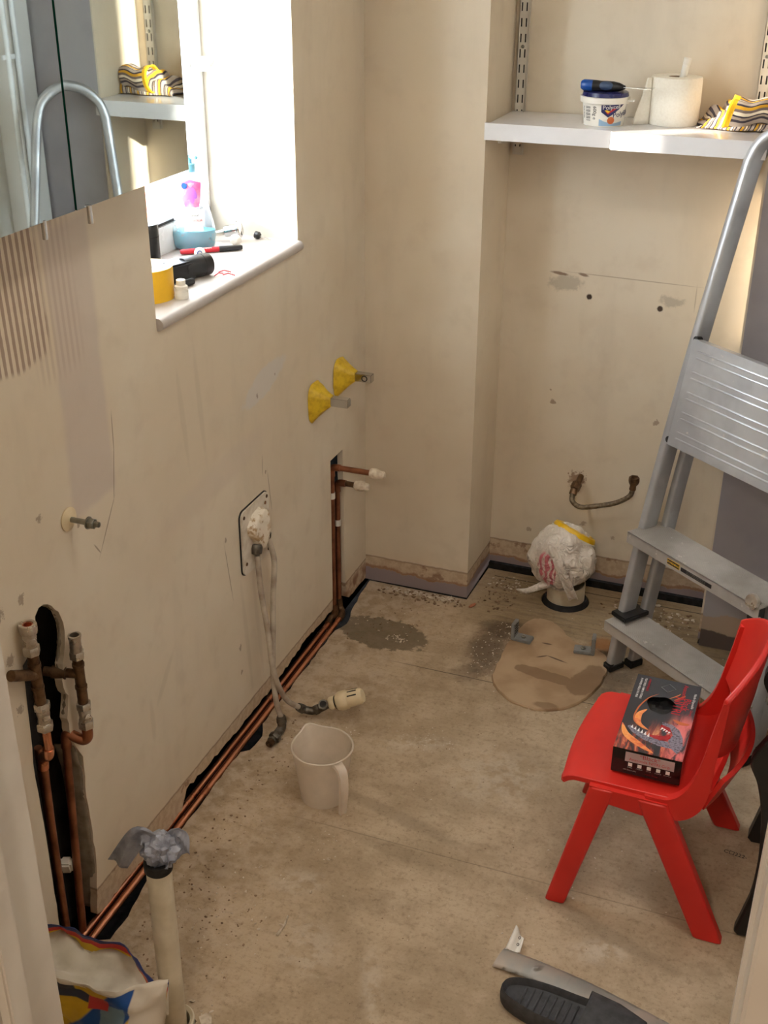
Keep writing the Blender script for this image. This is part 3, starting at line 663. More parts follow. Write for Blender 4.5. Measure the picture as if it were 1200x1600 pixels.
mb = MB(); mb.tube([p0, p0.lerp(p1, .9)], .0085, 16); mb.build('barrel', M_WPL, pn)
mb = MB(); mb.tube([p0.lerp(p1, .9), p0.lerp(p1, .905), p0.lerp(p1, .99), p1], [.0085, .0092, .0092, .007], 16); mb.build('cap', M_WPL, pn)

# towel
t = NT('striped_towel'); q = t.n('ShaderNodeSeparateXYZ'); uvn = t.n('ShaderNodeUVMap'); t.t.links.new(uvn.outputs[0], q.inputs[0]); U = q.outputs[0]; Vv = q.outputs[1]
cyc = t.m1('FRACT', t.mul(t.add(U, t.mul(t.noise(20), .03)), 5.5))
c = lin((168, 150, 132))
for a_, b_, cc in ((.0, .12, (70, 62, 70)), (.12, .34, (176, 160, 146)), (.34, .44, (60, 52, 58)), (.44, .60, (214, 160, 40)), (.60, .72, (120, 104, 96)), (.72, .84, (232, 216, 190)), (.84, .90, (56, 48, 54))):
    c = t.mix(t.mul(t.map(cyc, a_-.01, a_+.01), t.map(cyc, b_+.01, b_-.01)), c, lin(cc))
c = t.mix(t.map(Vv, .86, .865), c, lin((240, 186, 30)))
t.bump(t.noise(220, 3), .6, .002); M_TOWEL = t.fin(c, .95)
tw = thing('striped_towel', 'crumpled yellow, grey and brown striped towel lying on the shelf', 'towel', (.88, 3.03, ST))
def uvgrid(name, fn, nu, nv, m_, parent, solid=.004):
    mb = MB(); lay = mb.b.loops.layers.uv.new('UVMap')
    V = [[mb.b.verts.new(fn(i/nu, j/nv)) for j in range(nv+1)] for i in range(nu+1)]
    for i in range(nu):
        for j in range(nv):
            f = mb.face((V[i][j], V[i+1][j], V[i+1][j+1], V[i][j+1]))
            if f:
                for l, (a_, b_) in zip(f.loops, ((i, j), (i+1, j), (i+1, j+1), (i, j+1))): l[lay].uv = (a_/nu, b_/nv)
    o = mb.build(name, m_, parent, solid=solid, ang=80); return o
def flat_t(u_, v_):
    x_ = .805+.165*u_+.012*math.sin(v_*7); y_ = 2.975+.12*v_+.008*math.sin(u_*9)
    h_ = .010+.040*math.exp(-((u_-.55)**2)*6)*math.sin(math.pi*min(1, max(0, v_)))**.7+.010*math.sin(u_*26+v_*4)*(.4+.6*math.sin(v_*3.1))*math.sin(math.pi*v_)
    h_ += .006*noise.noise(Vector((u_*7, v_*7, 1)))
    e_ = min(u_, v_, 1-v_, 1)*10
    return Vector((x_, y_, ST+.003+max(.0015, h_*min(1, e_))))
uvgrid('folded_cloth', flat_t, 48, 30, M_TOWEL, tw)
def roll_t(u_, v_):
    a_ = math.tau*(u_*1.15)+2.2; r_ = (.036+.006*math.sin(a_*2+1)+.004*noise.noise(Vector((math.cos(a_)*2, math.sin(a_)*2, v_*4))))*(1-.10*u_)*(.86+.20*v_**2)
    k = 1-v_
    return Vector((.972-.100*v_+.010*math.sin(a_), 3.015-.020*v_+r_*.95*math.cos(a_), max(ST+.004, ST+.044-.004*v_+r_*1.05*math.sin(a_)+.004*math.sin(v_*8))))
uvgrid('rolled_cloth', roll_t, 44, 20, M_TOWEL, tw)

# ---------------------------------------------------------------- things on the window sill
def on_sill(nm, lab, cat, xy): return thing(nm, lab, cat, (xy[0], xy[1], SZ))
# bottle
bt = on_sill('mouthwash_bottle', 'clear plastic soap bottle with pink flower label and turquoise liquid on the window sill', 'bottle', (-.182, 2.322))
bc = Vector((-.182, 2.322, SZ)); BSC = 1.13; SQ = (.55, 1.0)
def bprof(z_):
    for (z0, r0), (z1, r1) in zip(BP, BP[1:]):
        if z0 <= z_ <= z1: return r0+(r1-r0)*(z_-z0)/(z1-z0)
    return BP[-1][1]
BP = [(0, .034), (.004, .040), (.03, .044), (.05, .041), (.085, .032), (.11, .033), (.13, .035), (.145, .030), (.153, .014)]
ra = math.radians(-62)
def blathe(prof, nm, m_, parent, n=36):
    mb = MB(); mb.lathe(prof, (0, 0, 0), n=n, caps=False, sq=(1.0, .52))
    for v in mb.b.verts: v.co = Matrix.Rotation(math.radians(26), 3, 'Z') @ (v.co*BSC) + bc
    return mb.build(nm, m_, parent)
blathe([(r, z_) for z_, r in BP], 'bottle_body', M_CLEARB, bt)
blathe([(0, .002), (.036, .003), (.039, .008), (.0425, .03), (.0415, .038), (0, .038)], 'liquid', M_TEAL, bt)
mb = MB(); mb.lathe([(.012, .168), (.012, .186), (.006, .188), (.006, .196), (.010, .198), (.010, .206), (0, .207)], bc, caps=False); mb.box(bc+Vector((.014, -.008, .202)), (.030, .010, .007), rz=-.5, bev=.002); mb.build('pump_top', mat('pale_blue_cap', (130, 200, 226), .35), bt)
def bwarp(q):
    r = bprof(max(0, min(.15, q.y))); a = -math.pi/2+q.x/.036
    v = Vector((math.cos(a)*(r+.0006+q.z), math.sin(a)*(r+.0006+q.z)*.52-.0004, q.y)); return Matrix.Rotation(math.radians(26), 3, 'Z') @ (v*BSC) + bc
label_poly('pink_flower_label', [(-.022, .132), (0, .138), (.022, .132), (.020, .100), (.016, .085), (-.014, .085), (-.020, .100)], M_MAGI, bt, bwarp, .0006)
for cx_, cy_, an in ((-.004, .112, .5), (.006, .112, -.4), (.002, .104, 0), (-.010, .104, 1.0)):
    pet = [(cx_+.012*math.cos(k*.5)*math.sin(an)+.0055*math.sin(k*.5)*math.cos(an), cy_+.012*math.cos(k*.5)*math.cos(an)-.0055*math.sin(k*.5)*math.sin(an)) for k in range(12)]
    label_poly('petal_print', pet, mat('violet_petal', (190, 110, 206), .5), bt, bwarp, .0009)
label_poly('white_label', [(-.016, .082), (.018, .082), (.018, .040), (-.014, .040)], M_WINK, bt, bwarp, .0005)
label_poly('round_blue_mark', [(-.012+.006*math.cos(k*.5), .126+.006*math.sin(k*.5)) for k in range(12)], M_BLUE, bt, bwarp, .0012)
text('label_text', 'MAGNOLIA', .0068, None, M_REDINK, bt, .0001, warp=lambda q: bwarp(Vector((q.x+.001, q.y+.060, .0012))))
text('label_text', 'botanical', .006, None, M_INK, bt, .0001, warp=lambda q: bwarp(Vector((q.x+.001, q.y+.070, .0012))))
# black upright cylinder
bk = on_sill('black_canister', 'upright matt black canister at the window end of the sill beside the cabinet', 'canister', (-.165, 2.075))
mb = MB(); mb.lathe([(0, 0), (.024, 0), (.025, .002), (.025, .097), (.023, .100), (0, .100)], (-.178, 2.120, SZ), caps=False); mb.build('canister_body', M_BLACK, bk)
mb = MB(); mb.lathe([(.0253, .074), (.0253, .076)], (-.178, 2.120, SZ), caps=False); mb.build('seam', M_BLACKM, bk)
# black clipper / fitting lying down
bf = on_sill('black_fitting', 'black plastic fitting with a square body and round end lying on the sill', 'fitting', (-.10, 2.12))
mb = MB(); mb.box((-.094, 2.073, SZ+.020), (.050, .085, .040), rz=-.35, bev=.004); mb.build('square_body', M_BLACK, bf)
d_ = Vector((.45, .89, 0)).normalized(); p_ = Vector((-.082, 2.092, SZ+.0227))
mb = MB(); mb.lathe([(0, 0), (.0215, 0), (.0225, .002), (.0225, .062), (.021, .064), (0, .064)], p_, d_, 30, caps=False); mb.build('round_end', M_BLACK, bf)
mb = MB(); mb.lathe([(.0228, .044), (.0230, .045), (.0228, .046)], p_, d_, 30, caps=False); mb.build('groove', M_BLACKM, bf)
# tape roll
yr_ = on_sill('tape_roll', 'yellow roll of adhesive tape standing on end at the cabinet end of the sill', 'tape roll', (-.087, 1.962))
mb = MB(); mb.lathe([(.026, 0), (.054, 0), (.0542, .062), (.026, .062), (.026, 0)], (-.088, 1.958, SZ), n=44, caps=False); mb.build('tape', mat('yellow_tape_gloss', (240, 186, 30), .35, var=.04), yr_)
mb = MB(); mb.lathe([(.0258, .0005), (.0258, .0615), (.023, .0615), (.023, .0005), (.0258, .0005)], (-.088, 1.958, SZ), n=30, caps=False); mb.build('core', M_CARD, yr_)
mb = MB(); mb.lathe([(.028, .0623), (.050, .0624)], (-.088, 1.958, SZ), n=44, caps=False); mb.build('paper_label', M_CARD, yr_)
for k in range(8):
    a_ = k*.785; mb = MB(); mb.box((-.088+.039*math.cos(a_), 1.958+.039*math.sin(a_), SZ+.0629), (.010, .004, .0004), rz=a_+1.3); mb.build('label_print', M_INK if k % 2 else M_YINK, yr_, smooth=False)
# white screw cap fitting
wc = on_sill('pipe_stop_end', 'small white ribbed plastic pipe fitting at the front edge of the sill', 'pipe fitting', (-.026, 1.972))
mb = MB(); mb.lathe([(0, 0), (.0135, 0), (.0135, .004), (.0125, .005), (.0135, .006), (.0135, .013), (.012, .015), (.0118, .020), (.0125, .021), (.0125, .024), (.009, .026), (.009, .036), (.006, .037), (0, .037)], (-.022, 1.978, SZ), caps=False, n=32)
mb.build('fitting_body', M_WPL, wc)
for zz in (.0045, .0145, .0205):
    mb = MB(); mb.lathe([(.0138, zz), (.0142, zz+.0008), (.0138, zz+.0016)], (-.022, 1.978, SZ), caps=False, n=32); mb.build('rib', M_WPL, wc)
pc = on_sill('pen_cap', 'black pen cap lying beside the yellow tape roll', 'pen cap', (-.055, 2.04))
mb = MB(); mb.lathe([(.002, 0), (.0055, .002), (.0065, .006), (.0068, .050), (.0055, .0505), (.0055, .040)], (-.060, 2.020, SZ+.007), (.25, .97, 0), 18, caps=False); mb.build('cap_body', M_BLACK, pc)
mb = MB(); mb.box((-.049, 2.042, SZ+.0145), (.002, .034, .0015), rz=-.25); mb.build('clip', M_BLACK, pc)
mk = on_sill('marker_pen', 'red and black marker pen lying in front of the bottle', 'marker pen', (-.12, 2.33))
a, b = Vector((-.185, 2.262, SZ+.0065)), Vector((-.078, 2.350, SZ+.0065)); L = (b-a)
mb = MB(); mb.tube([a, a+L*.03, a+L*.62], [.004, .0058, .0058], 16); mb.build('barrel', M_REDINK, mk)
mb = MB(); mb.tube([a+L*.62, a+L*.635, a+L*.97, b], [.0058, .0066, .006, .0045], 16); mb.build('cap', M_BLACK, mk)
text('label_text', 'permanent', .0062, basis(a+L*.40+Vector((.0025, -.003, .0056)), L, (-L.y, L.x, .9*L.length)), M_WINK, mk, .0001)
fl_ = on_sill('plastic_button', 'white round plastic cap with a blue mark leaning against the bottle', 'cap', (-.13, 2.262))
mb = MB(); mb.lathe([(0, 0), (.0105, 0), (.0125, .002), (.0105, .008), (0, .0085)], (-.130, 2.250, SZ+.0125), (.55, -.80, .25), 26, caps=False); mb.build('cap_body', M_WPL, fl_)
mb = MB(); mb.tube([Vector((-.130, 2.250, SZ+.0125))+Vector((.55, -.80, .25)).normalized()*.0090+Vector((.82*math.cos(k*.6), .57*math.cos(k*.6), math.sin(k*.6)))*(.0035+.0004*k) for k in range(9)], .0009, 6); mb.build('blue_swirl', M_BLUE, fl_)
vv = on_sill('chrome_waste_plug', 'chrome plug valve lying on its side near the far end of the sill', 'waste plug', (-.13, 2.42))
dv = Vector((.95, .20, .22)).normalized(); pv = Vector((-.150, 2.408, SZ+.022))
mb = MB(); mb.lathe([(0, .030), (.017, .030), (.0195, .033), (.0195, .036), (.015, .039), (0, .040)], pv, dv, 30, caps=False); mb.build('flange', M_CHROME, vv)
mb = MB(); mb.lathe([(.0, 0), (.012, 0), (.013, .003), (.013, .030), (.0, .030)], pv, dv, 24, caps=False); mb.build('valve_body', M_CHROME, vv)
mb = MB(); mb.lathe([(.0, -.024), (.006, -.024), (.006, .0), (0, 0)], pv, dv, 16, caps=False); mb.build('threaded_tail', M_NICKEL, vv)
wk = on_sill('white_wall_plug', 'white plastic cap beside the chrome plug valve', 'cap', (-.115, 2.385))
mb = MB(); mb.lathe([(0, 0), (.0125, .001), (.013, .004), (.008, .009), (.006, .017), (0, .018)], (-.112, 2.385, SZ+.0125), (.3, -.9, .1), 24, caps=False); mb.build('cap_body', M_WPL, wk)
kn = on_sill('headed_screw', 'black headed screw with a long thin shank lying at the far end of the sill', 'screw', (-.085, 2.452))
mb = MB(); mb.lathe([(0, 0), (.0085, .001), (.0085, .010), (.005, .014), (0, .014)], (-.098, 2.455, SZ+.0095), (.9, -.1, -.12), 14, caps=False); mb.build('screw_head', M_BLACK, kn)
mb = MB(); mb.tube([(-.085, 2.453, SZ+.008), (-.055, 2.449, SZ+.002)], [.0014, .001], 8); mb.build('shank', M_STEEL, kn)
for k, (xx, yy, an) in enumerate(((-.040, 2.165, .3), (-.034, 2.135, 1.2), (-.022, 2.150, .1))):
    mb = MB(); mb.tube([(xx, yy, SZ+.0014), (xx+.012*math.cos(an), yy+.012*math.sin(an), SZ+.0016+.004), (xx+.026*math.cos(an+.1), yy+.026*math.sin(an+.1), SZ+.0014)], .0012, 8)
    tag(mb.build('wire_offcut', M_REDINK, org=(xx, yy, SZ)), 'short red wire offcut on the sill, '+('farthest from the cabinet' if k == 0 else 'closest to the black fitting' if k == 1 else 'nearest the sill front edge'), 'wire', 'red wire offcuts on the sill')

# ---------------------------------------------------------------- bolt for the old basin
bo = thing('basin_fixing_bolt', 'zinc basin bolt with nut and cream washer sticking out of the left wall', 'bolt', (0, 1.51, .868))
mb = MB(); mb.lathe([(0, 0), (.0215, 0), (.0215, .002), (.012, .006), (0, .007)], (0.0005, 1.508, .868), (1, 0, 0), 30, caps=False); mb.build('washer', M_CREAMP, bo)
mb = MB(); mb.cyl((.005, 1.508, .868), (.062, 1.508, .868), .0050, n=16); mb.build('threaded_rod', M_STEEL, bo)
mb = MB(); mb.hexnut((.042, 1.508, .868), (.053, 1.508, .868), .0098); mb.lathe([(.0045, 0), (.0112, 0), (.0112, .0018), (.0045, .0018)], (.040, 1.508, .868), (1, 0, 0), 24); mb.build('nut', M_STEEL, bo)

# ---------------------------------------------------------------- tap brackets wrapped in yellow tape
for (yy, zz, kk) in ((2.545, .712, 0), (2.706, .722, 1)):
    o = thing('wall_bracket', 'chrome bracket in crumpled yellow tape, %s' % ('lower one nearer the window with a plain square end' if kk == 0 else 'upper one nearer the pier with a round socket hole'), 'bracket', (0, yy, zz), 'taped chrome brackets on the left wall')
    rs = []
    for i in range(9):
        k = i/8; hy = .027*(1-k)**1.3+.0135; hz = .034*(1-k)**1.2+.0135; r_ = []
        for j in range(32):
            a_ = j*math.tau/32; ce, se = math.cos(a_), math.sin(a_); e = 2/3.2
            wr = 1+.10*noise.noise(Vector((math.cos(a_)*2.2+kk*5, math.sin(a_)*2.2, k*3.0)))*(1 if i < 8 else .3)
            r_.append(Vector((.0015+.048*k, yy+.012*k*0+hy*math.copysign(abs(ce)**e, ce)*wr, zz-.004*(1-k)+hz*math.copysign(abs(se)**e, se)*wr-(.008*(1-k) if se < -.5 else 0))))
        rs.append(r_)
    mb = MB(); mb.rings(rs); mb.build('tape_wrap', M_YTAPE, o)
    mb = MB(); mb.box((.062, yy, zz), (.066, .022, .022), bev=.0015); mb.build('square_arm', M_CHROME, o)
    if kk: mb = MB(); mb.lathe([(.0078, 0), (.0082, .0012), (.006, .0014), (.005, -.002), (0, -.002)], (.076, yy-.0108, zz), (0, -1, 0), 24, caps=False); mb.build('socket', M_BLACKM, o)
    else: mb = MB(); mb.box((.0955, yy, zz), (.001, .016, .016)); mb.build('end_cap', M_STEEL, o)

# ---------------------------------------------------------------- copper pipes in the slot by the pier, running along the wall foot
def fitting(mb, p, q, r): mb.tube([p, q], r, 16)
for k, (yv, zt_, xo, px) in enumerate(((2.668, .470, .121, -.0095), (2.705, .408, .062, .0105))):
    lab = ('inner copper pipe along the wall foot, feeding the upper longer taped outlet' if k == 0 else 'outer copper pipe along the wall foot, feeding the lower shorter taped outlet')
    o = thing('copper_pipe', lab, 'pipe', (px, yv, 0), 'copper pipes along the foot of the left wall')
    xv = -.009
    pts = [Vector((px, 1.36, -.004)), Vector((px, 2.0, -.002)), Vector((px, yv-.035, .000))]
    mb = MB(); mb.tube(pts, .0077, 16); mb.build('floor_run', M_COPPER, o)
    e = bez([Vector((px, yv-.045, 0)), Vector((px-.003, yv-.015, .002)), Vector((xv+.004, yv-.002, .012)), Vector((xv, yv, .04))], 6)
    mb = MB(); mb.tube(e, .0098, 16); mb.build('bottom_elbow', M_BROWNBR, o)
    mb = MB(); mb.tube([(xv, yv, .035), (xv, yv, zt_-.02)], .0077, 16); mb.build('riser', M_COPPERD, o)
    e = bez([Vector((xv, yv, zt_-.028)), Vector((xv, yv, zt_-.010)), Vector((xv+.008, yv, zt_-.001)), Vector((xv+.026, yv, zt_))], 6)
    mb = MB(); mb.tube(e, .0097, 16); mb.build('top_elbow', M_COPPERD, o)
    mb = MB(); mb.tube([(xv+.02, yv, zt_), (xo-.012, yv, zt_)], .0077, 16); mb.build('outlet_stub', M_COPPERD if k == 0 else M_BROWNBR, o)
    rs = []; prof = [(.0, .012), (.006, .0135), (.018, .0145), (.028, .0135), (.034, .011), (.045, .0105), (.050, .008)]
    for h_, r_ in prof:
        rs.append([Vector((xo-.018+h_*.82, yv+r_*math.cos(j*math.tau/28)*(1+.10*noise.noise(Vector((j*.9, h_*90, k)))), zt_+r_*math.sin(j*math.tau/28)*(1+.10*noise.noise(Vector((j*.9, h_*90, k+9)))))) for j in range(28)])
    mb = MB(); mb.rings(rs); mb.build('taped_cap', M_PTFE, o)
    mb = MB(); zc = .385 if k == 0 else .285
    mb.tube([(xv, yv, zc-.009), (xv, yv, zc+.009)], .0092, 18); mb.build('pipe_clip', M_WPL, o)

# ---------------------------------------------------------------- pipework in the open chase by the doorway
def valve(mb_, mn, base, ax, parent, L=.060, r=.0125):
    """compression isolating valve: nut, body, nut"""
    ax = Vector(ax).normalized(); b0 = Vector(base)
    m_ = MB(); m_.hexnut(b0, b0+ax*.016, r*1.18); m_.build('compression_nut', M_NICKEL, parent)
    m_ = MB(); m_.lathe([(.010, 0), (.0115, .002), (.0105, .010), (.0115, .018), (.0115, .024), (.010, .027)], b0+ax*.015, ax, 22); m_.build('valve_body', M_NICKEL, parent)
    m_ = MB(); n_ = Vector((.85, -.5, 0)).normalized(); m_.lathe([(0, 0), (.0065, 0), (.0065, .0135), (.005, .0145), (0, .0145)], b0+ax*.028, n_, 18, caps=False); m_.box(b0+ax*.028+n_*.0148, (.0012, .009, .0018), rz=math.atan2(n_.y, n_.x)); m_.build('slotted_screw', M_NICKEL, parent)
    return b0+ax*.041
o = thing('copper_pipe', 'nearest copper riser in the open chase with two isolating valves and a tee', 'pipe', (.0, 1.36, 0), 'copper risers in the open wall chase')
xa = .018; P = Vector
def vt(y_, x_=xa, z_=0): return Vector((x_, y_, z_))
mb = MB(); mb.tube([(-.025, 1.372, -.06), (-.020, 1.370, .30), (-.012, 1.366, .455)], .0078, 16); mb.build('riser', M_COPPERD, o)
mb = MB(); mb.tube(bez([(-.014, 1.366, .435), (-.008, 1.364, .462), (.012, 1.352, .480), (.018, 1.349, .50)], 6), .0100, 16); mb.build('bend', M_COPPER, o)
mb = MB(); mb.tube([(xa, 1.349, .495), (xa, 1.349, .550)], .0078, 16); mb.build('pipe_stub', M_COPPER, o)
e1 = valve(None, None, (xa, 1.349, .540), (0, 0, 1), o)
mb = MB(); mb.hexnut(e1, e1+P((0, 0, .016)), .0145); mb.build('compression_nut', M_NICKEL, o)
mb = MB(); mb.tube([(xa, 1.347, .59), (xa, 1.345, .700)], .0098, 16); mb.tube([(xa, 1.346, .655), (xa-.006, 1.292, .686)], .0096, 16); mb.tube([(xa, 1.345, .672), (xa, 1.345, .680)], .0112, 16); mb.tube([(xa, 1.3455, .628), (xa, 1.3455, .634)], .0112, 16); mb.build('tee', M_BROWNBR, o)
e1 = valve(None, None, (xa, 1.344, .698), (0, 0, 1), o)
mb = MB(); z0 = e1.z
mb.lathe([(.0105, 0), (.0145, .001), (.0150, .016), (.0142, .018), (.0095, .018), (.0095, .004), (0, .004)], (xa, 1.344, z0), (0, 0, 1), 26, caps=False); mb.build('open_nut', M_NICKEL, o)
mb = MB(); mb.lathe([(.0092, .006), (.0088, .0165), (.0070, .0165), (.0066, .006), (0, .006)], (xa, 1.344, z0), (0, 0, 1), 20, caps=False); mb.build('olive', M_COPPER, o)
o = thing('copper_pipe', 'far copper riser in the chase, bent forward under a valve with threaded top', 'pipe', (.0, 1.45, 0), 'copper risers in the open wall chase')
xb, yb = .022, 1.455
mb = MB(); mb.tube([(-.014, 1.402, -.06), (-.013, 1.420, .22), (-.014, 1.437, .445)], .0078, 16); mb.build('riser', M_COPPERD, o)
mb = MB(); mb.tube(bez([(-.014, 1.437, .43), (-.013, 1.438, .452), (-.008, 1.440, .460), (.000, 1.445, .452), (.014, yb-.003, .443), (xb, yb, .452), (xb, yb, .475)], 5), .0100, 16); mb.build('bend', M_COPPERD, o)
e1 = valve(None, None, (xb, yb, .472), (0, 0, 1), o)
mb = MB(); mb.hexnut(e1, e1+P((0, 0, .014)), .0140); mb.build('compression_nut', M_NICKEL, o)
mb = MB(); mb.tube([(xb, yb, .52), (xb, yb, .625)], .0096, 16); mb.tube([(xb, yb, .588), (xb-.06, yb-.020, .592)], .0088, 16); mb.tube([(xb-.022, yb-.008, .590), (xb-.046, yb-.016, .592)], .0120, 16); mb.tube([(xb, yb, .605), (xb, yb, .611)], .0110, 16); mb.tube([(xb, yb, .558), (xb, yb, .564)], .0110, 16); mb.build('tee', M_BROWNBR, o)
mb = MB(); mb.hexnut((xb, yb, .622), (xb, yb, .637), .0140); mb.build('compression_nut', M_NICKEL, o)
mb = MB(); mb.lathe([(.0105, 0), (.0112, .003), (.0105, .006), (.0112, .009), (.0105, .012), (.0108, .026), (.0118, .028), (.0118, .034), (.0085, .034), (.0080, .005), (0, .005)], (xb, yb, .636), (0, 0, 1), 24, caps=False); mb.build('threaded_top', M_NICKEL, o)
o = thing('copper_pipe', 'thin copper pipe running behind the nearest riser in the chase', 'pipe', (-.04, 1.395, 0), 'copper risers in the open wall chase')
mb = MB(); mb.tube([(-.050, 1.400, -.05), (-.048, 1.398, .25), (-.035, 1.385, .46)], .0075, 14); mb.build('riser', M_COPPERD, o)
mb = MB(); mb.tube([(-.049, 1.399, .10), (-.048, 1.3985, .13)], .0092, 14); mb.build('sleeve', M_BROWNBR, o)
mb = MB(); mb.box((-.030, 1.408, .165), (.022, .022, .03), rz=.4, rx=.3, bev=.004); tag(mb.build('pipe_clip', M_WPL, org=(-.03, 1.408, .15)), 'loose white plastic pipe clip inside the open chase', 'clip')
# torn plasterboard edge hanging in the chase
mb = MB()
def sidef(u_, v_):
    z_ = .02+.41*v_; j_ = .003*noise.noise(Vector((z_*40, u_*3, 0)))
    return Vector((-.004-.036*u_, 1.4575-.010*u_+j_-.012*max(0, v_-.85)/.15, z_))
mb.grid(sidef, 5, 40); tag(mb.build('plasterboard_strip', M_PLB, org=(-.01, 1.45, .02), solid=.003), 'torn grey plasterboard paper lining the right side of the open chase', 'plasterboard')
mb = MB(); pts_ = [(-.006, 1.446, .45), (-.010, 1.438, .50), (-.008, 1.448, .545), (-.012, 1.442, .60), (-.012, 1.458, .655), (-.012, 1.460, .69), (-.012, 1.450, .72), (-.012, 1.42, .746)]
mb.tube(bez(pts_, 6), [.0035+.005*abs(noise.noise(Vector((i*.5, 0, 0)))) for i in range(len(bez(pts_, 6)))], 9); tag(mb.build('plaster_edge', M_PLB, org=(-.01, 1.44, .45)), 'crumbling plaster edge round the top of the open chase hole', 'plaster')

# ---------------------------------------------------------------- plate with two painted pipe tails and radiator valves
pt = thing('outlet_plate', 'white screwed metal plate with a chipped raised boss on the left wall', 'wall plate', (0, 2.18, .50))
def rr(y0, y1, z0, z1, r, n=5):
    out = []
    for cy, cz, a0 in ((y1-r, z1-r, 0), (y0+r, z1-r, 1), (y0+r, z0+r, 2), (y1-r, z0+r, 3)):
        out += [(cy+r*math.cos((a0+k/n)*math.pi/2), cz+r*math.sin((a0+k/n)*math.pi/2)) for k in range(n+1)]
    return out
mb = MB(); mb.prism(rr(2.114, 2.258, .425, .592, .018), lambda u_, v_, w_: (.0005+w_, u_, v_), .003); mb.build('seal', M_BLACKM, pt, smooth=False)
mb = MB(); mb.prism(rr(2.116, 2.256, .427, .590, .017), lambda u_, v_, w_: (.0036+w_, u_, v_), .004); mb.build('plate', mat('chipped_white_enamel', (222, 212, 196), .4, scale=40, rgb2=(198, 184, 164)), pt, smooth=False)
# boss: flat-topped raised housing, chipped
t = NT('chipped_boss'); n1 = t.noise(60, 5, .7); n2 = t.noise(22, 4)
c = t.mix(t.map(n1, .5, .62), lin((232, 222, 204)), lin((176, 146, 106))); c = t.mix(t.mul(t.map(n2, .55, .62), .6), c, lin((198, 168, 124)))
t.bump(n1, .5); M_BOSS = t.fin(c, .55)
base_ = [(2.140, .545), (2.168, .566), (2.205, .570), (2.228, .556), (2.236, .510), (2.224, .478), (2.200, .462), (2.180, .470), (2.160, .505), (2.142, .525)]
mb = MB(); mb.rings([[Vector((.0076+h_, 2.188+(y_-2.188)*k, .512+(z_-.512)*k)) for y_, z_ in base_] for h_, k in ((0, 1), (.014, .92), (.017, .84), (.018, .60))]); mb.build('boss', M_BOSS, pt)
for (yy, zz) in ((2.128, .575), (2.245, .578), (2.243, .44), (2.236, .565), (2.130, .455)):
    mb = MB(); mb.lathe([(.0045, 0), (.004, .0015), (0.0005, .002)], (.0076, yy, zz), (1, 0, 0), 12); mb.build('screw', M_BROWNBR, pt)
mb = MB(); mb.lathe([(.012, 0), (.015, .008), (.013, .022), (.006, .026)], (.013, 2.172, .488), (.1, -.3, -1), 20); mb.build('gland', M_OLDVALVE, pt)
mb = MB(); mb.lathe([(.010, 0), (.012, .008), (.010, .018), (.006, .022)], (.013, 2.222, .498), (.1, .1, -1), 20); mb.build('gland', M_OLDVALVE, pt)
# tail 1 -> thermostatic valve
o = thing('radiator_tail', 'grey painted pipe tail from the plate down to the thermostatic radiator valve', 'pipe', (.05, 2.16, .10), 'painted pipe tails hanging from the wall plate')
pA = bez([(.018, 2.164, .462), (.030, 2.150, .38), (.048, 2.140, .28), (.066, 2.128, .17), (.083, 2.150, .085), (.100, 2.190, .036)], 8)
mb = MB(); mb.tube(pA, .0068, 14); mb.build('tail_pipe', M_CABLE, o)
TV0 = pA[-1]
mb = MB(); dT = (pA[-1]-pA[-3]).normalized(); mb.lathe([(.0, -.004), (.0100, -.004), (.0115, .004), (.0120, .016), (.0, .018)], TV0, dT, 20, caps=False); mb.build('tail_nut', M_OLDVALVE, o)
q0 = TV0+dT*.016
q1 = q0+Vector((.028, .008, -.003)); q2 = Vector((.165, 2.225, .040))
mb = MB(); mb.tube(bez([q0, q1, q2], 5), .0100, 16); mb.hexnut(q1, q1+(q2-q1).normalized()*.014, .0135)
mb.cyl(q2+Vector((-.010, -.004, -.004)), q2+Vector((-.006, -.022, .012)), .0120, n=20); mb.build('valve_body', M_OLDVALVE, o)
mb = MB(); mb.lathe([(.0085, .0225), (.0085, .0262), (0, .0262)], q2+Vector((-.010, -.004, -.004)), Vector((.004, -.018, .016)), 18); mb.build('valve_mouth', M_BLACKM, o)
dh = Vector((.90, .22, .36)).normalized()
mb = MB(); mb.lathe([(.0, 0), (.0150, 0), (.0165, .003), (.0165, .014), (.0150, .016)], q2+dh*.002, dh, 28, caps=False); mb.build('locking_collar', M_CREAMP, o)
mb = MB(); mb.lathe([(.0168, .0165), (.0168, .0185)], q2+dh*.002, dh, 28, caps=False); mb.build('dark_ring', M_BLACKM, o)
th = MB(); th.lathe([(.015, .019), (.0215, .022), (.0245, .030), (.0245, .046), (.0215, .050), (.0215, .052), (.0205, .084), (.0165, .090), (0, .091)], q2+dh*.002, dh, 36, caps=False)
th = th.build('thermostat_head', M_CREAMP, o)
e1_ = Vector((0, 0, 1)); e1_ = (e1_-dh*e1_.dot(dh)).normalized(); e2_ = dh.cross(e1_)
for a_ in (-2.3, -1.7, -1.1, -.5, .1, .7):
    rd = e1_*math.cos(a_)+e2_*math.sin(a_)*1.0; cc_ = q2+dh*.069+rd*.0207
    tn = dh.cross(rd); mb = MB(); mb.obox(cc_-dh*.012-tn*.0016-rd*.0012, dh*.024, tn*.0032, rd*.0024); mb.build('vent_slot', M_BLACKM, th, smooth=False)
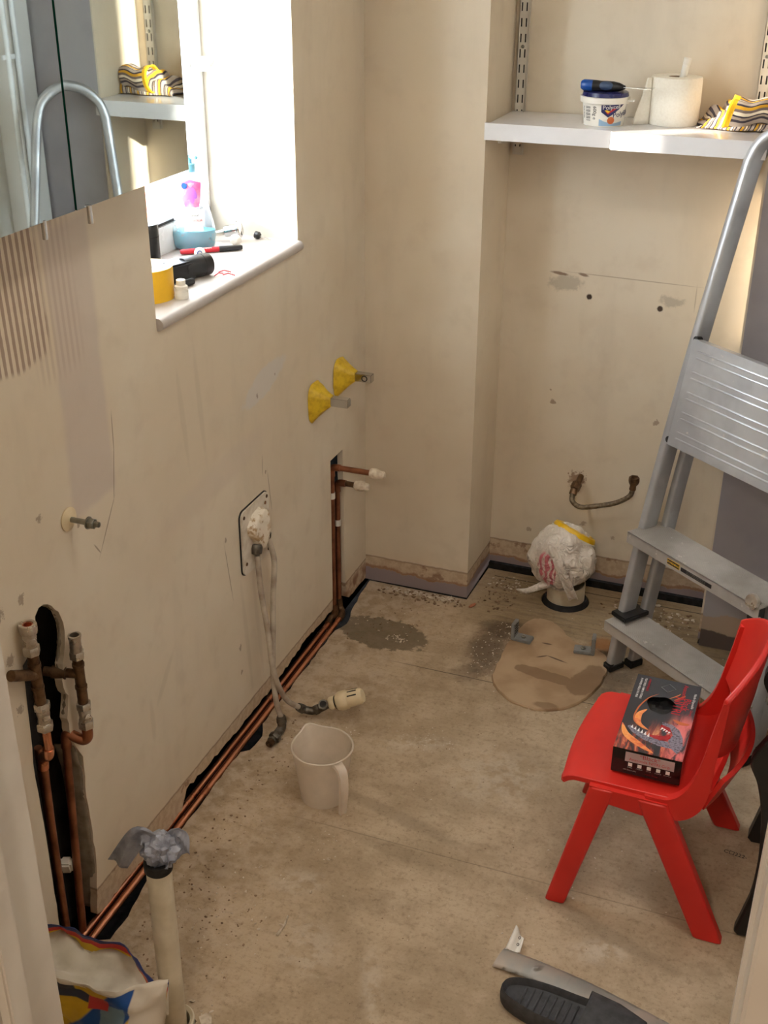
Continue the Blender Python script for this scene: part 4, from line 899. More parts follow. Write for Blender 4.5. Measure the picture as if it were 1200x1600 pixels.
# tail 2 -> lockshield
o = thing('radiator_tail', 'grey painted pipe tail ending in the bare lockshield valve on the floor', 'pipe', (.06, 2.18, .05), 'painted pipe tails hanging from the wall plate')
pB = bez([(.016, 2.225, .482), (.030, 2.226, .42), (.034, 2.205, .34), (.040, 2.185, .26), (.052, 2.150, .16), (.070, 2.125, .09), (.086, 2.116, .052)], 8)
mb = MB(); mb.tube(pB, .0068, 14); mb.build('tail_pipe', M_CABLE, o)
q0 = pB[-1]
mb = MB(); mb.lathe([(.0, -.004), (.0105, -.004), (.0125, .002), (.0125, .012), (.0, .014)], q0, (.12, -.1, -1), 20, caps=False); mb.build('tail_nut', M_OLDVALVE, o)
mb = MB(); e = bez([q0+Vector((0, 0, -.010)), q0+Vector((.002, -.004, -.026)), q0+Vector((-.002, -.022, -.034)), Vector((.082, 2.066, .016))], 6); mb.tube(e, .0110, 16); mb.build('valve_body', M_OLDVALVE, o)
mb = MB(); mb.hexnut(Vector((.0845, 2.090, .018)), Vector((.083, 2.074, .0165)), .0150); mb.build('union_nut', M_OLDVALVE, o)
mb = MB(); mb.lathe([(.0095, 0), (.0095, .012), (.0065, .012), (.0065, .002), (0, .002)], (.082, 2.066, .0155), (-.05, -1, -.05), 18, caps=False); mb.lathe([(0, 0), (.0035, 0), (.0035, .016), (0, .016)], (.082, 2.066, .0155), (-.05, -1, -.05), 12, caps=False); mb.build('spindle', M_BROWNBR, o)

# ---------------------------------------------------------------- measuring jug
jc = Vector((.268, 1.950, .0006)); jg = thing('measuring_jug', 'translucent frosted plastic measuring jug standing on the floor under the radiator valve', 'jug', jc)
sd_ = math.radians(138)      # spout direction
rs = []
H_ = .138
def jr(k, a_):
    r = .051+.0175*k
    d_a = math.atan2(math.sin(a_-sd_), math.cos(a_-sd_))
    r += .013*max(0, (k-.55)/.45)**2*math.exp(-(d_a/.26)**2)
    return r
outr = [[jc+Vector((jr(k, j*math.tau/56)*math.cos(j*math.tau/56), jr(k, j*math.tau/56)*math.sin(j*math.tau/56), H_*k + (.006*max(0, (k-.8)/.2)*math.exp(-(math.atan2(math.sin(j*math.tau/56-sd_), math.cos(j*math.tau/56-sd_))/.3)**2)))) for j in range(56)] for k in (0, .03, .2, .4, .6, .75, .85, .93, 1.0)]
outr = [[jc+(p-jc)*.0+Vector(((p-jc).x*.90, (p-jc).y*.90, 0)) for p in outr[0]]]+outr
inr = [[Vector((jc.x+(p.x-jc.x)*.965, jc.y+(p.y-jc.y)*.965, max(p.z, .0028))) for p in r] for r in reversed(outr)]
mb = MB(); mb.rings(outr+inr, True, True); mb.build('jug_body', M_JUG, jg)
rimp = [p+Vector(((p-jc).x, (p-jc).y, 0)).normalized()*.0005 for p in outr[-1]]
mb = MB(); mb.tube(rimp, .0020, 8, closed=True); mb.build('rim', M_JUG, jg)
ha = math.radians(-38); hd = Vector((math.cos(ha), math.sin(ha), 0))
hp = bez([jc+hd*.062+Vector((0, 0, .132)), jc+hd*.078+Vector((0, 0, .133)), jc+hd*.094+Vector((0, 0, .122)), jc+hd*.098+Vector((0, 0, .08)), jc+hd*.092+Vector((0, 0, .025)), jc+hd*.090+Vector((0, 0, .010))], 6)
wd = [.013, .012, .0115, .011, .0095, .008]; rs = []
for i, p in enumerate(hp):
    k = i/(len(hp)-1)*5; j = min(4, int(k)); w_ = wd[j]+(wd[j+1]-wd[j])*(k-j); T = (hp[min(i+1, len(hp)-1)]-hp[max(0, i-1)]).normalized(); N = Vector((-hd.y, hd.x, 0)); B = T.cross(N)
    rs.append([p+N*w_*a_+B*.0045*b_ for a_, b_ in ((-1, -1), (-.85, .6), (-.4, .2), (.4, .2), (.85, .6), (1, -1), (.8, -.8), (-.8, -.8))])
mb = MB(); mb.rings(rs); mb.build('handle', M_JUG, jg)

# ---------------------------------------------------------------- waste standpipe with crumpled tape
stp = thing('waste_pipe', 'off-white plastic waste pipe standing up from a hole in the floor at the lower left', 'pipe', (.262, 1.284, 0))
ax0, ax1 = Vector((.262, 1.284, -.09)), Vector((.262, 1.284, .372))
mb = MB(); mb.lathe([(.0215, 0), (.0215, .462), (.0190, .462), (.0190, .0)], ax0, (0, 0, 1), 32, caps=False); mb.build('pipe', M_PIPEW, stp)
mb = MB(); mb.lathe([(.0218, 0), (.0242, .003), (.0245, .018), (.0235, .021), (.0190, .021), (.0185, .010), (0, .010)], (.262, 1.284, .362), (0, 0, 1), 32, caps=False); mb.build('seal_ring', M_BLACKM, stp)
mb = MB(); mb.lathe([(.0265, 0), (.034, .001), (.036, .060), (.033, .062), (.0275, .058), (.0265, 0)], (.262, 1.284, -.055), (0, 0, 1), 32, caps=False); mb.build('floor_socket', M_PIPEW, stp)
tp = thing('duct_tape', 'crumpled wad of grey duct tape stuffed into the top of the waste pipe', 'tape', (.262, 1.284, .385))
def wad(co):
    n_ = co*1.0; a_ = noise.ridged_multi_fractal(n_*1.6+Vector((3, 1, 7)), 1.0, 2.1, 4, 1.0, 2.0); return .62+.28*a_+.18*noise.noise(n_*2.2)
mb = MB(); mb.sph((.266, 1.290, .404), .034, (1.0, .9, .85), 4, wad); mb.build('crumpled_wad', M_DUCT, tp, ang=22)
def ribbon(P0, P1, P2, w_, s_, nm, fr_):
    cv = bez([P0, P1, P2], 10)
    def f(u_, v_):
        i = int(u_*(len(cv)-1)); p = cv[i]; T = (cv[min(i+1, len(cv)-1)]-cv[max(i-1, 0)]).normalized(); N = T.cross(Vector(s_)).normalized()
        return p+N*(v_-.5)*w_+T.cross(N)*.004*math.sin(v_*9+u_*fr_)
    mb = MB(); mb.grid(f, 20, 8); return mb.build(nm, M_DUCT, tp, solid=.0006)
ribbon(Vector((.255, 1.285, .415)), Vector((.235, 1.275, .432)), Vector((.197, 1.262, .372)), .036, (.3, -1, .3), 'loose_tail', 8)
ribbon(Vector((.270, 1.295, .400)), Vector((.292, 1.305, .430)), Vector((.300, 1.300, .395)), .030, (.2, -1, .1), 'loose_loop', 12)
ribbon(Vector((.262, 1.285, .42)), Vector((.285, 1.29, .412)), Vector((.288, 1.272, .385)), .026, (1, .2, .1), 'loose_loop', 10)

# ---------------------------------------------------------------- open plaster sack
t = NT('printed_sack'); q = t.n('ShaderNodeSeparateXYZ'); uvn = t.n('ShaderNodeUVMap'); t.t.links.new(uvn.outputs[0], q.inputs[0]); U, Vv = q.outputs[0], q.outputs[1]
nz = t.noise(16, 4)
c = t.mix(t.map(t.noise(9), .4, .6), lin((226, 190, 50)), lin((206, 164, 36)))
band = t.mul(t.map(t.sub(t.mul(U, 1.1), Vv), .02, .04), t.map(t.sub(t.mul(U, 1.1), Vv), .30, .28)); BL = lin((30, 84, 160))
low_ = t.map(t.add(Vv, t.mul(U, .25)), .58, .56)
c = t.mix(low_, c, BL); 
c = t.mix(t.mul(t.map(t.sub(U, t.mul(Vv, .55)), .22, .24), t.map(t.sub(U, t.mul(Vv, .55)), .46, .44)), c, BL)
c = t.mix(t.rect(U, Vv, .0, .10, .66, .93, .004), c, lin((22, 66, 110)))
for (a_, b_, c_, d_, cc) in ((.14, .24, .80, .97, (52, 60, 84)), (.10, .38, .80, .835, (52, 60, 84)), (.42, .66, .86, .92, (52, 60, 84)), (.50, .58, .86, 1, (52, 60, 84)), (.72, .84, .50, .86, (120, 150, 170)), (.66, .76, .82, .92, (196, 60, 60)), (.86, 1.1, -.1, 1.1, (216, 206, 190)), (-.1, 1.1, .965, 1.2, (222, 212, 196))):
    c = t.mix(t.rect(U, Vv, a_, b_, c_, d_, .004), c, lin(cc))
M_SACK = t.fin(c, .38)
t = NT('sack_lining'); q = t.n('ShaderNodeSeparateXYZ'); uvn = t.n('ShaderNodeUVMap'); t.t.links.new(uvn.outputs[0], q.inputs[0]); U, Vv = q.outputs[0], q.outputs[1]
c = t.mix(t.map(t.noise(20), .4, .6), lin((226, 218, 200)), lin((206, 194, 172)))
for a_, cc in ((.87, (214, 178, 44)), (.91, (196, 50, 44)), (.945, (44, 56, 110))):
    lim = t.add(Vv, t.mul(t.sub(t.noise(5), .5), .05)); c = t.mix(t.map(lim, a_, a_+.004), c, lin(cc))
M_SACKIN = t.fin(c, .35)
M_LINER = mat('sack_lining_plain', (226, 218, 202), .35, scale=18, rgb2=(200, 190, 172), bump=.4)
sk = thing('plaster_sack', 'open plastic plaster sack in yellow, blue and red print slumped beside the waste pipe', 'sack', (.20, 1.16, 0))
cr_ = lambda u_, v_, s_: .010*noise.noise(Vector((u_*5, v_*5, s_)))+.006*noise.noise(Vector((u_*13, v_*11, s_+4)))
def front(u_, v_):
    x_ = -.03+.385*u_+.02*(1-v_)*(1-u_); top = .232+.048*u_+.012*math.sin(u_*7)
    y_ = 1.155+.012*math.sin(u_*5)-.055*math.sin(v_*2.2)*math.sin(math.pi*min(1, max(0, u_)))**.7
    x_ -= .05*(1-v_)*u_
    return Vector((x_, y_+cr_(u_, v_, 1)*1.4, .003+(top-.003)*v_))
def back(u_, v_):
    f_ = front(u_, 0); x_ = -.035+.375*u_; top = .235+.014*math.sin(u_*3.1)-.02*u_*u_
    y_ = 1.158+.055*math.sin(math.pi*u_)**.6+cr_(u_, v_, 7)*1.6
    if v_ > .8: y_ -= .0*(v_-.8)
    return Vector((x_-.05*(1-v_)*u_, y_, .003+(top-.003)*v_))
uvgrid('front_panel', front, 44, 30, M_SACK, sk, .0012)
uvgrid('back_panel', back, 44, 30, M_SACKIN, sk, .0012)
for u_ in (0, 1):
    uvgrid('side_gusset', lambda a_, b_: front(u_, b_).lerp(back(u_, b_), a_)+Vector((.0, 0, 0)), 6, 20, M_SACKIN, sk, .0012)
mb = MB(); mb.prism([(-.02, 1.17), (.06, 1.13), (.22, 1.125), (.28, 1.16), (.2, 1.19), (.05, 1.20)], lambda u_, v_, w_: (u_, v_, .004+w_), .10)
mb.build('sack_contents', M_CHIP, sk, smooth=False)
def liner(u_, v_):
    f_, b_ = front(u_, .97), back(u_, .90); return f_.lerp(b_, v_)+Vector((0, 0, -.030*math.sin(math.pi*v_)+.016*noise.noise(Vector((u_*7, v_*3, 9)))))
uvgrid('crumpled_lining', liner, 40, 10, M_LINER, sk, .001)

# ---------------------------------------------------------------- toilet outlet: collar, soil pipe, carrier bag, cement pad and brackets
so_ = thing('soil_pipe', 'short cream soil pipe set in a black rubber collar in the floor', 'pipe', (.588, 2.995, 0))
mb = MB(); mb.lathe([(.0535, -.09), (.0545, .0), (.0550, .060), (.0515, .060), (.050, -.09)], (.588, 2.995, 0), (0, 0, 1), 40, caps=False); mb.build('pipe', M_PIPEW, so_)
mb = MB(); mb.lathe([(.0555, -.03), (.0560, .012), (.0590, .014), (.0650, .004), (.0680, -.004), (.0700, -.03)], (.588, 2.995, 0), (0, 0, 1), 40, caps=False); mb.build('rubber_collar', M_BLACKM, so_)
t = NT('carrier_bag_film'); n1 = t.noise(14, 5); x_, y_, z_ = t.xyz()
c = t.mix(t.map(n1, .4, .65), lin((236, 226, 214)), lin((210, 196, 182)))
sw = t.n('ShaderNodeTexWave'); sw.inputs['Scale'].default_value = 22; sw.inputs['Distortion'].default_value = 9; sw.inputs['Detail'].default_value = 3; t.t.links.new(t.co, sw.inputs[0])
prt = t.ell(x_, z_, -.036, .082, .026, .060, .15, .08, n1, .5)
prt = t.mul(prt, t.map(y_, .01, -.005))
c = t.mix(t.mul(prt, t.map(sw.outputs['Fac'], .35, .55, .25, .85)), c, lin((206, 84, 104)))
cb = t.noise(26, 3, .5, dist=1.6); t.bump(t.m1('ABSOLUTE', t.sub(cb, .5)), 1.0, .02)
M_BAG = t.fin(c, .42)
bg = thing('carrier_bag', 'crumpled white carrier bag with pink print pulled over the soil pipe', 'carrier bag', (.580, 2.985, .055))
bcn = Vector((.572, 2.985, .140))
def bagf(co):
    r_ = .98 + .075*(1-noise.ridged_multi_fractal(co*1.7+Vector((5, 2, 1)), .9, 2.1, 5, 1.0, 2.0)) + .12*noise.noise(co*1.3+Vector((1, 7, 2)))+.03*noise.noise(co*6)
    if co.z < -.45: r_ *= 1-.25*min(1, (-.45-co.z)/.45)
    return r_
mb = MB(); mb.sph(bcn, .100, (.97, .86, 1.10), 5, bagf)
for v in mb.b.verts:
    if v.co.z < .040: v.co.z = .040+(v.co.z-.04)*.1
    d2 = Vector((v.co.x-.588, v.co.y-2.995)); 
    if v.co.z < .066 and d2.length < .060: d2 = d2.normalized()*.060; v.co.x, v.co.y = .588+d2.x, 2.995+d2.y
bb = mb.build('bag_body', M_BAG, bg, ang=28)
mb = MB(); mb.tube(bez([(.548, 2.945, .078), (.49, 2.925, .050), (.455, 2.93, .045)], 5), [.014, .013, .012, .010, .009, .008, .007, .006, .004, .003, .001], 10); mb.build('bag_tail', M_BAG, bg)
def fold(u_, v_):
    c0 = bez([(.552, 2.925, .215), (.578, 2.900, .17), (.608, 2.898, .11), (.628, 2.910, .060)], 8)
    p = c0[int(u_*(len(c0)-1))]; return p+Vector((.024*(v_-.5), .012*(v_-.5)+.004*math.sin(v_*7)-.004, .004*math.sin(v_*6+u_*4)))
mb = MB(); mb.grid(fold, 22, 8); mb.build('bag_fold', M_BAG, bg, solid=.001)
yc = thing('yellow_lid', 'yellow plastic disc showing at the top of the carrier bag', 'lid', (.60, 3.01, .22))
mb = MB(); mb.lathe([(0, .012), (.050, .012), (.062, .009), (.066, 0), (.064, -.010), (0, -.010)], (.594, 3.018, .213), (.34, .42, .84), 40, caps=False); mb.build('lid_disc', mat('yellow_lid_plastic', (244, 196, 24), .35, var=.03), yc)
mb = MB(); mb.lathe([(.0655, -.004), (.069, -.006), (.069, -.012), (.064, -.012)], (.594, 3.018, .213), (.34, .42, .84), 40, caps=False); mb.build('lid_rim', M_WPL, yc)

pd = [(.494, 2.600), (.497, 2.54), (.525, 2.485), (.575, 2.448), (.635, 2.436), (.69, 2.452), (.735, 2.50), (.765, 2.57), (.775, 2.65), (.765, 2.73), (.72, 2.765), (.66, 2.78), (.60, 2.845), (.555, 2.862), (.520, 2.84), (.500, 2.76), (.492, 2.68)]
pd_ = [(p.x, p.y) for p in bez([(a_[0], a_[1], 0) for a_ in pd+[pd[0]]], 5)][:-1]
pd_ = [(a_+random.uniform(-.002, .002), b_+random.uniform(-.002, .002)) for a_, b_ in pd_]
mb = MB(); n_ = len(pd_); cx_, cy_ = .632, 2.64
mb.rings([[Vector((cx_+(a_-cx_)*k, cy_+(b_-cy_)*k, z_)) for a_, b_ in pd_] for k, z_ in ((1.0, .0), (1.0, .004), (.985, .0075), (.93, .0085))], True, True)
tag(mb.build('cement_pad', M_PAD, org=(cx_, cy_, 0)), 'rough brown cement pad shaped like a toilet foot, stained, on the floor', 'cement pad')
for k, (bx_, by_, rz_, sx) in enumerate(((.512, 2.735, -.10, 1), (.716, 2.738, .12, -1))):
    o = thing('floor_bracket', 'grey plastic toilet floor bracket on the cement pad, %s' % ('on the side of the pier' if k == 0 else 'beside the ladder foot'), 'bracket', (bx_, by_, .009), 'toilet floor brackets')
    R_ = Matrix.Rotation(rz_, 3, 'Z'); P0 = Vector((bx_, by_, .009))
    def tr(v_): return P0+R_ @ Vector(v_)
    mb = MB(); mb.obox(tr((-.006 if sx > 0 else -.044, -.020, 0)), R_ @ Vector((.050, 0, 0)), R_ @ Vector((0, .034, 0)), (0, 0, .009), bev=.0015); mb.build('foot_plate', M_GREYP, o, smooth=False)
    x0_ = -.012 if sx > 0 else .002
    mb = MB(); mb.obox(tr((x0_, -.020, 0)), R_ @ Vector((.010, 0, 0)), R_ @ Vector((0, .034, 0)), (0, 0, .052), bev=.0015); mb.build('upright', M_GREYP, o, smooth=False)
    for zz in (.018, .026, .034, .042):
        mb = MB(); mb.obox(tr((x0_+(-.0006 if sx < 0 else .0098), -.014, zz)), R_ @ Vector((.0008, 0, 0)), R_ @ Vector((0, .022, 0)), (0, 0, .0035)); mb.build('ridge', M_BLACKM, o, smooth=False)
    mb = MB(); mb.hexnut(tr((.020 if sx > 0 else -.020, -.004, .009)), tr((.020 if sx > 0 else -.020, -.004, .014)), .007); mb.lathe([(.0035, 0), (.0035, .0085), (0, .009)], tr((.020 if sx > 0 else -.020, -.004, .009)), (0, 0, 1), 12); mb.build('screw', M_STEEL, o)

# ---------------------------------------------------------------- flexible tap connector on the alcove wall
o = thing('flexible_hose', 'short flexible metal hose with brass nuts curving out of the alcove wall', 'hose', (.577, 3.10, .33))
mb = MB(); mb.tube([(.582, 3.115, .350), (.578, 3.085, .335)], .0085, 14); mb.build('wall_stub', M_BROWNBR, o)
mb = MB(); mb.hexnut((.5785, 3.088, .337), (.574, 3.068, .325), .0145); mb.build('elbow_nut', M_BROWNBR, o)
mb = MB(); mb.tube([(.574, 3.068, .325), (.572, 3.058, .313)], .0110, 14); mb.build('ferrule', M_BROWNBR, o)
hp = bez([(.572, 3.058, .315), (.574, 3.050, .296), (.600, 3.045, .284), (.650, 3.042, .298), (.700, 3.040, .318), (.735, 3.040, .345), (.742, 3.040, .372)], 8)
mb = MB(); mb.tube(hp, [.0070+(.0004 if i % 2 else 0) for i in range(len(hp))], 14); mb.build('braided_tube', M_FLEX, o)
mb = MB(); mb.tube([(.741, 3.040, .366), (.742, 3.040, .388)], [.0095, .0080], 14); mb.build('ferrule', M_BROWNBR, o)
mb = MB(); mb.tube([(.742, 3.040, .384), (.743, 3.036, .394), (.743, 3.035, .406)], [.013, .0150, .0145], 6, caps=False); mb.lathe([(.0125, 0), (.0095, 0), (.0095, -.012), (0, -.012)], (.743, 3.035, .4055), (0, -.05, 1), 20, caps=False); mb.build('swivel_nut', M_BROWNBR, o)

# ---------------------------------------------------------------- folded step ladder leaning on the right pier
U_ = Vector((.79, -.613, 0)); V_ = Vector((.613, .79, 0)); O_ = Vector((.785, 2.66, 0))
def LP(s, t_, z): return O_+U_*s+V_*(t_+.18*z)+Vector((0, 0, z))
ldr = thing('step_ladder', 'folded aluminium step ladder with a hooped handrail leaning in the right corner', 'ladder', (.95, 2.55, 0))
Lp = [(-.020, 0), (-.026, .20), (-.028, .40), (-.024, .66), (-.014, .92), (.004, 1.27)]
Rp = [(.440, 0), (.420, .20), (.402, .40), (.372, .66), (.285, .90), (.224, 1.27)]
pts = [LP(s, .03, z) for s, z in Lp]
hoop = [LP(.006, .03, 1.300), LP(.020, .03, 1.340), LP(.052, .03, 1.370), LP(.092, .03, 1.383), LP(.132, .03, 1.383), LP(.172, .03, 1.370), LP(.204, .03, 1.340), LP(.218, .03, 1.300)]
sec = lambda w_, d_: [(w_*math.copysign(abs(math.cos(a))**.45, math.cos(a)), d_*math.copysign(abs(math.sin(a))**.45, math.sin(a))) for a in [k*math.tau/20 for k in range(20)]]
def rail(ptsx, w_, d_, name, m_, par=ldr):
    mb = MB(); rs = []
    for i, p in enumerate(ptsx):
        a_ = ptsx[max(i-1, 0)]; b_ = ptsx[min(i+1, len(ptsx)-1)]; T = (b_-a_).normalized(); B = (V_+Vector((0, 0, .0))); B = (B-T*B.dot(T)).normalized(); N = B.cross(T)
        rs.append([p+N*u1+B*v1 for u1, v1 in sec(w_, d_)])
    mb.rings(rs); return mb.build(name, m_, par)
fine = bez(pts, 5)
rail(fine + bez(hoop, 5) + list(reversed(bez([LP(s, .03, z) for s, z in Rp], 5))), .0125, .024, 'front_frame', M_ALU)
rail([LP(-.004, .085, .0), LP(-.006, .080, .5), LP(.004, .072, .865)], .011, .020, 'rear_stile', M_ALU)
rail([LP(.424, .085, .0), LP(.395, .080, .5), LP(.335, .072, .865)], .011, .020, 'rear_stile', M_ALU)
for zb, lb in ((.80, .35), (.10, .42)):
    mb = MB(); mb.obox(LP(.0, .075, zb), U_*lb, V_*.012, (0, 0, .03)); mb.build('rear_brace', M_ALU, ldr, smooth=False)
for s_, t_ in ((-.020, .03), (.440, .03), (-.004, .085), (.424, .085)):
    mb = MB(); p_ = LP(s_, t_, 0); mb.box(p_+Vector((0, 0, .011)), (.031, .052 if t_ < .05 else .044, .022), rz=math.atan2(U_.y, U_.x), bev=.004); mb.build('rubber_foot', M_BLACKM, ldr)
def tread(s0, s1, z, dp):
    up = Vector((0, 0, 1)); c0 = LP(s0, -.035, z); A = U_*(s1-s0); D = V_*dp
    mb = MB(); mb.obox(c0-up*.004, A, D, up*.004)
    n = 26
    for k in range(n): mb.obox(c0+D*((k+.2)/n), A, D*(.5/n), up*.0009)
    mb.obox(c0-up*.028, A, V_*.003, up*.028); mb.obox(c0-up*.030, A, V_*.012, up*.003); mb.obox(c0+D-V_*.003-up*.022, A, V_*.003, up*.022)
    o = mb.build('tread', M_TREAD, ldr, smooth=False)
    return o, c0, A
t1, c1, A1 = tread(-.032, .435, .155, .108)
t2, c2, A2 = tread(-.030, .405, .405, .108)
# warning print on the lip of the second tread
up = Vector((0, 0, 1)); lip = c2+U_*.145-V_*.0004-up*.014
mb = MB(); mb.obox(lip-up*.008, U_*.042, -V_*.0004, up*.015); mb.build('warning_patch', M_YINK, t2, smooth=False)
mb = MB(); mb.obox(lip+U_*.001-up*.0068-V_*.0004, U_*.040, -V_*.0003, up*.0125); mb.build('warning_patch', M_INK, t2, smooth=False)
text('warning_text', 'WARNING', .0082, basis(lip+U_*.021-V_*.001-up*.0005, U_, up), M_YINK, t2)
mb = MB(); mb.obox(lip+U_*.047-up*.0068, U_*.100, -V_*.0005, up*.0100); mb.build('warning_strip', M_INK, t2, smooth=False)
for k in range(2): text('warning_text', 'READ ALL INSTRUCTIONS BEFORE USE', .0036, basis(lip+U_*.097-V_*.0008+up*(.0008-.0042*k), U_, up), M_STEEL, t2)
for s_, z_ in ((-.028, .160),):
    mb = MB(); mb.obox(LP(s_-.012, -.010, z_), U_*.055, V_*.085, (0, 0, .013), bev=.003); mb.build('plastic_collar', M_BLACK, ldr)
mb = MB(); mb.lathe([(.0, 0), (.017, 0), (.019, .006), (.017, .012), (0, .012)], LP(.385, -.030, .412), -V_+up*.2, 20, caps=False); mb.build('pivot_cap', M_NICKEL, ldr)
mb = MB(); mb.obox(LP(.372, -.026, .36), U_*.03, V_*.03, (0, 0, .045), bev=.004); mb.build('plastic_collar', M_BLACK, ldr)
# platform hinged up flat against the stiles
b0 = LP(.012, -.018, .648); uz = (LP(0, 0, 1)-LP(0, 0, 0)).normalized(); nn = U_.cross(uz)
if nn.dot(V_) > 0: nn = -nn
mb = MB(); mb.obox(b0, U_*.352, uz*.262, nn*.004); mb.obox(b0, U_*.352, uz*.004, -nn*.022); mb.obox(b0+uz*.258, U_*.352, uz*.004, -nn*.022)
mb.obox(b0, U_*.003, uz*.262, -nn*.022); pf = mb.build('platform', M_ALU, ldr, smooth=False)
for k in range(5):
    for j in (0, .016):
        zc = .022+k*.050+j; a_ = b0+uz*zc+U_*(.020)+nn*.004; b_ = b0+uz*zc+U_*.325+nn*.004
        mb = MB(); mb.tube([a_, a_+U_*.004, b_-U_*.004, b_], [.0008, .0026, .0026, .0008], 8); mb.build('grip_rib', M_ALU, pf)
for s_, z_ in ((.003, .652), (.010, .900)):
    mb = MB(); p_ = LP(s_, .004, z_); mb.cyl(p_, p_+nn*.016, .008, n=14); mb.build('hinge_pin', M_BLACK, ldr)

# ---------------------------------------------------------------- red child's chair
ch = thing('child_chair', 'small red plastic child chair with paint specks standing by the doorway', 'chair', (1.0, 2.0, 0))
y0, y1 = 1.850, 2.155
def seatf(u_, v_, dz=0):
    # u: front -> back, v: near -> far
    yy = y0+(y1-y0)*v_; xx = .824+.016*v_+.272*u_; ed = abs(v_-.5)*2
    zz = .302+.008*u_*0-.010*math.exp(-((u_-.62)/.25)**2)*(1-ed**3)-.012*max(0, (.10-u_)/.10)**2
    if u_ > .80: zz += .045*((u_-.80)/.20)**2; xx += .0
    return Vector((xx+.012*math.sin(math.pi*v_)*(1 if u_ > .5 else -1)*abs(u_-.5)*2, yy, zz+dz))
mb = MB(); NU, NV = 26, 20
top = [[seatf(i/NU, j/NV) for j in range(NV+1)] for i in range(NU+1)]
def shell(mb, G, th):
    n, m_ = len(G), len(G[0]); N = [[None]*m_ for _ in range(n)]
    for i in range(n):
        for j in range(m_):
            a_ = G[min(i+1, n-1)][j]-G[max(i-1, 0)][j]; b_ = G[i][min(j+1, m_-1)]-G[i][max(j-1, 0)]; N[i][j] = a_.cross(b_).normalized()
    A = [[mb.b.verts.new(G[i][j]) for j in range(m_)] for i in range(n)]
    B = [[mb.b.verts.new(G[i][j]-N[i][j]*th) for j in range(m_)] for i in range(n)]
    for i in range(n-1):
        for j in range(m_-1):
            mb.face((A[i][j], A[i+1][j], A[i+1][j+1], A[i][j+1])); mb.face((B[i][j], B[i][j+1], B[i+1][j+1], B[i+1][j]))
    bd = [(i, 0) for i in range(n)]+[(n-1, j) for j in range(1, m_)]+[(i, m_-1) for i in range(n-2, -1, -1)]+[(0, j) for j in range(m_-2, 0, -1)]
    for k in range(len(bd)):
        p, q = bd[k], bd[(k+1) % len(bd)]; mb.face((A[p[0]][p[1]], B[p[0]][p[1]], B[q[0]][q[1]], A[q[0]][q[1]]))
shell(mb, top, .012)
mb.box((.8345, 2.003, .281), (.012, .292, .020), rz=-.052, bev=.003)
so = mb.build('seat', M_RED, ch); bv = so.modifiers.new('soft', 'BEVEL'); bv.width = .003; bv.segments = 2; bv.limit_method = 'ANGLE'
def leg(p_top, p_bot, w0, w1, th_, nm):
    mb = MB(); rs = []
    for k in (0, .04, .3, .6, .9, 1.0):
        p = Vector(p_top).lerp(Vector(p_bot), k); w_ = w0+(w1-w0)*k; T = th_*(1-.15*k)
        rs.append([Vector((p.x+w_*a_, p.y+T*b_, p.z)) for a_, b_ in ((-1, -1), (-.7, -1.25), (.7, -1.25), (1, -1), (1, 1), (-1, 1))])
    mb.rings(rs); o = mb.build(nm, M_RED, ch, ang=60); b_ = o.modifiers.new('soft', 'BEVEL'); b_.width = .003; b_.segments = 2; b_.limit_method = 'ANGLE'; return o
for sy, yt, yb_ in ((-1, 1.852, 1.828), (1, 2.153, 2.180)):
    leg((.905, yt, .294), (.837, yb_, .0005), .024, .020, .013, 'leg')
    leg((1.000, yt, .290), (1.141, yb_-.004*sy, .0005), .030, .028, .013, 'leg')
    mb = MB(); mb.prism([(.880, .296), (1.03, .292), (1.02, .262), (.985, .254), (.915, .262), (.890, .270)], lambda u_, v_, w_: (u_, yt-.014+w_, v_), .028); mb.build('side_rail', M_RED, ch)
# side uprights
for yt, far in ((1.852, 0), (2.150, 1)):
    pol = bez([(.985, 0, .300), (1.030, 0, .302), (1.058, 0, .330), (1.076, 0, .38), (1.088, 0, .45), (1.102, 0, .535)], 5)
    pol2 = bez([(1.112, 0, .535), (1.108, 0, .46), (1.104, 0, .40), (1.100, 0, .33), (1.085, 0, .285), (1.050, 0, .258), (1.00, 0, .268)], 5)
    mb = MB(); mb.prism([(p.x, p.z) for p in pol+pol2], lambda u_, v_, w_: (u_, yt-.010+w_+(.010 if not far else -.010)*min(1, max(0, (v_-.33)/.14)), v_), .020); mb.build('back_upright', M_RED, ch)
def backf(u_, v_):
    # v: near->far, u: bottom->top
    s_ = 2*v_-1; bow = (1-abs(s_)**2.2)
    hh = .066+.046*bow; zc = .484+.0*bow
    yy = 2.002+.152*s_; zz = zc+(2*u_-1)*hh*(1)-.010*(1-bow); 
    xx = 1.090+.050*bow+.14*(zz-.40)
    return Vector((xx, yy, zz+.010*bow*(1 if u_ > .5 else 0)))
mb = MB(); G = [[backf(i/14, j/30) for j in range(31)] for i in range(15)]; shell(mb, G, -.012)
so = mb.build('backrest', M_RED, ch); bv = so.modifiers.new('soft', 'BEVEL'); bv.width = .004; bv.segments = 3; bv.limit_method = 'ANGLE'
def lowf(u_, v_):
    s_ = 2*v_-1; return Vector((1.095+.040*(1-s_*s_)+.030*u_, 2.002+.150*s_, .290+.075*u_))
mb = MB(); G = [[lowf(i/6, j/24) for j in range(25)] for i in range(7)]; shell(mb, G, -.009); mb.build('rear_lip', M_RED, ch)

# ---------------------------------------------------------------- glove box on the chair
t = NT('glove_box_top'); x, y, z = t.xyz(); n1 = t.noise(1, 5, .6, t.scaled(60, 14, 1), .8); n2 = t.noise(20, 4)
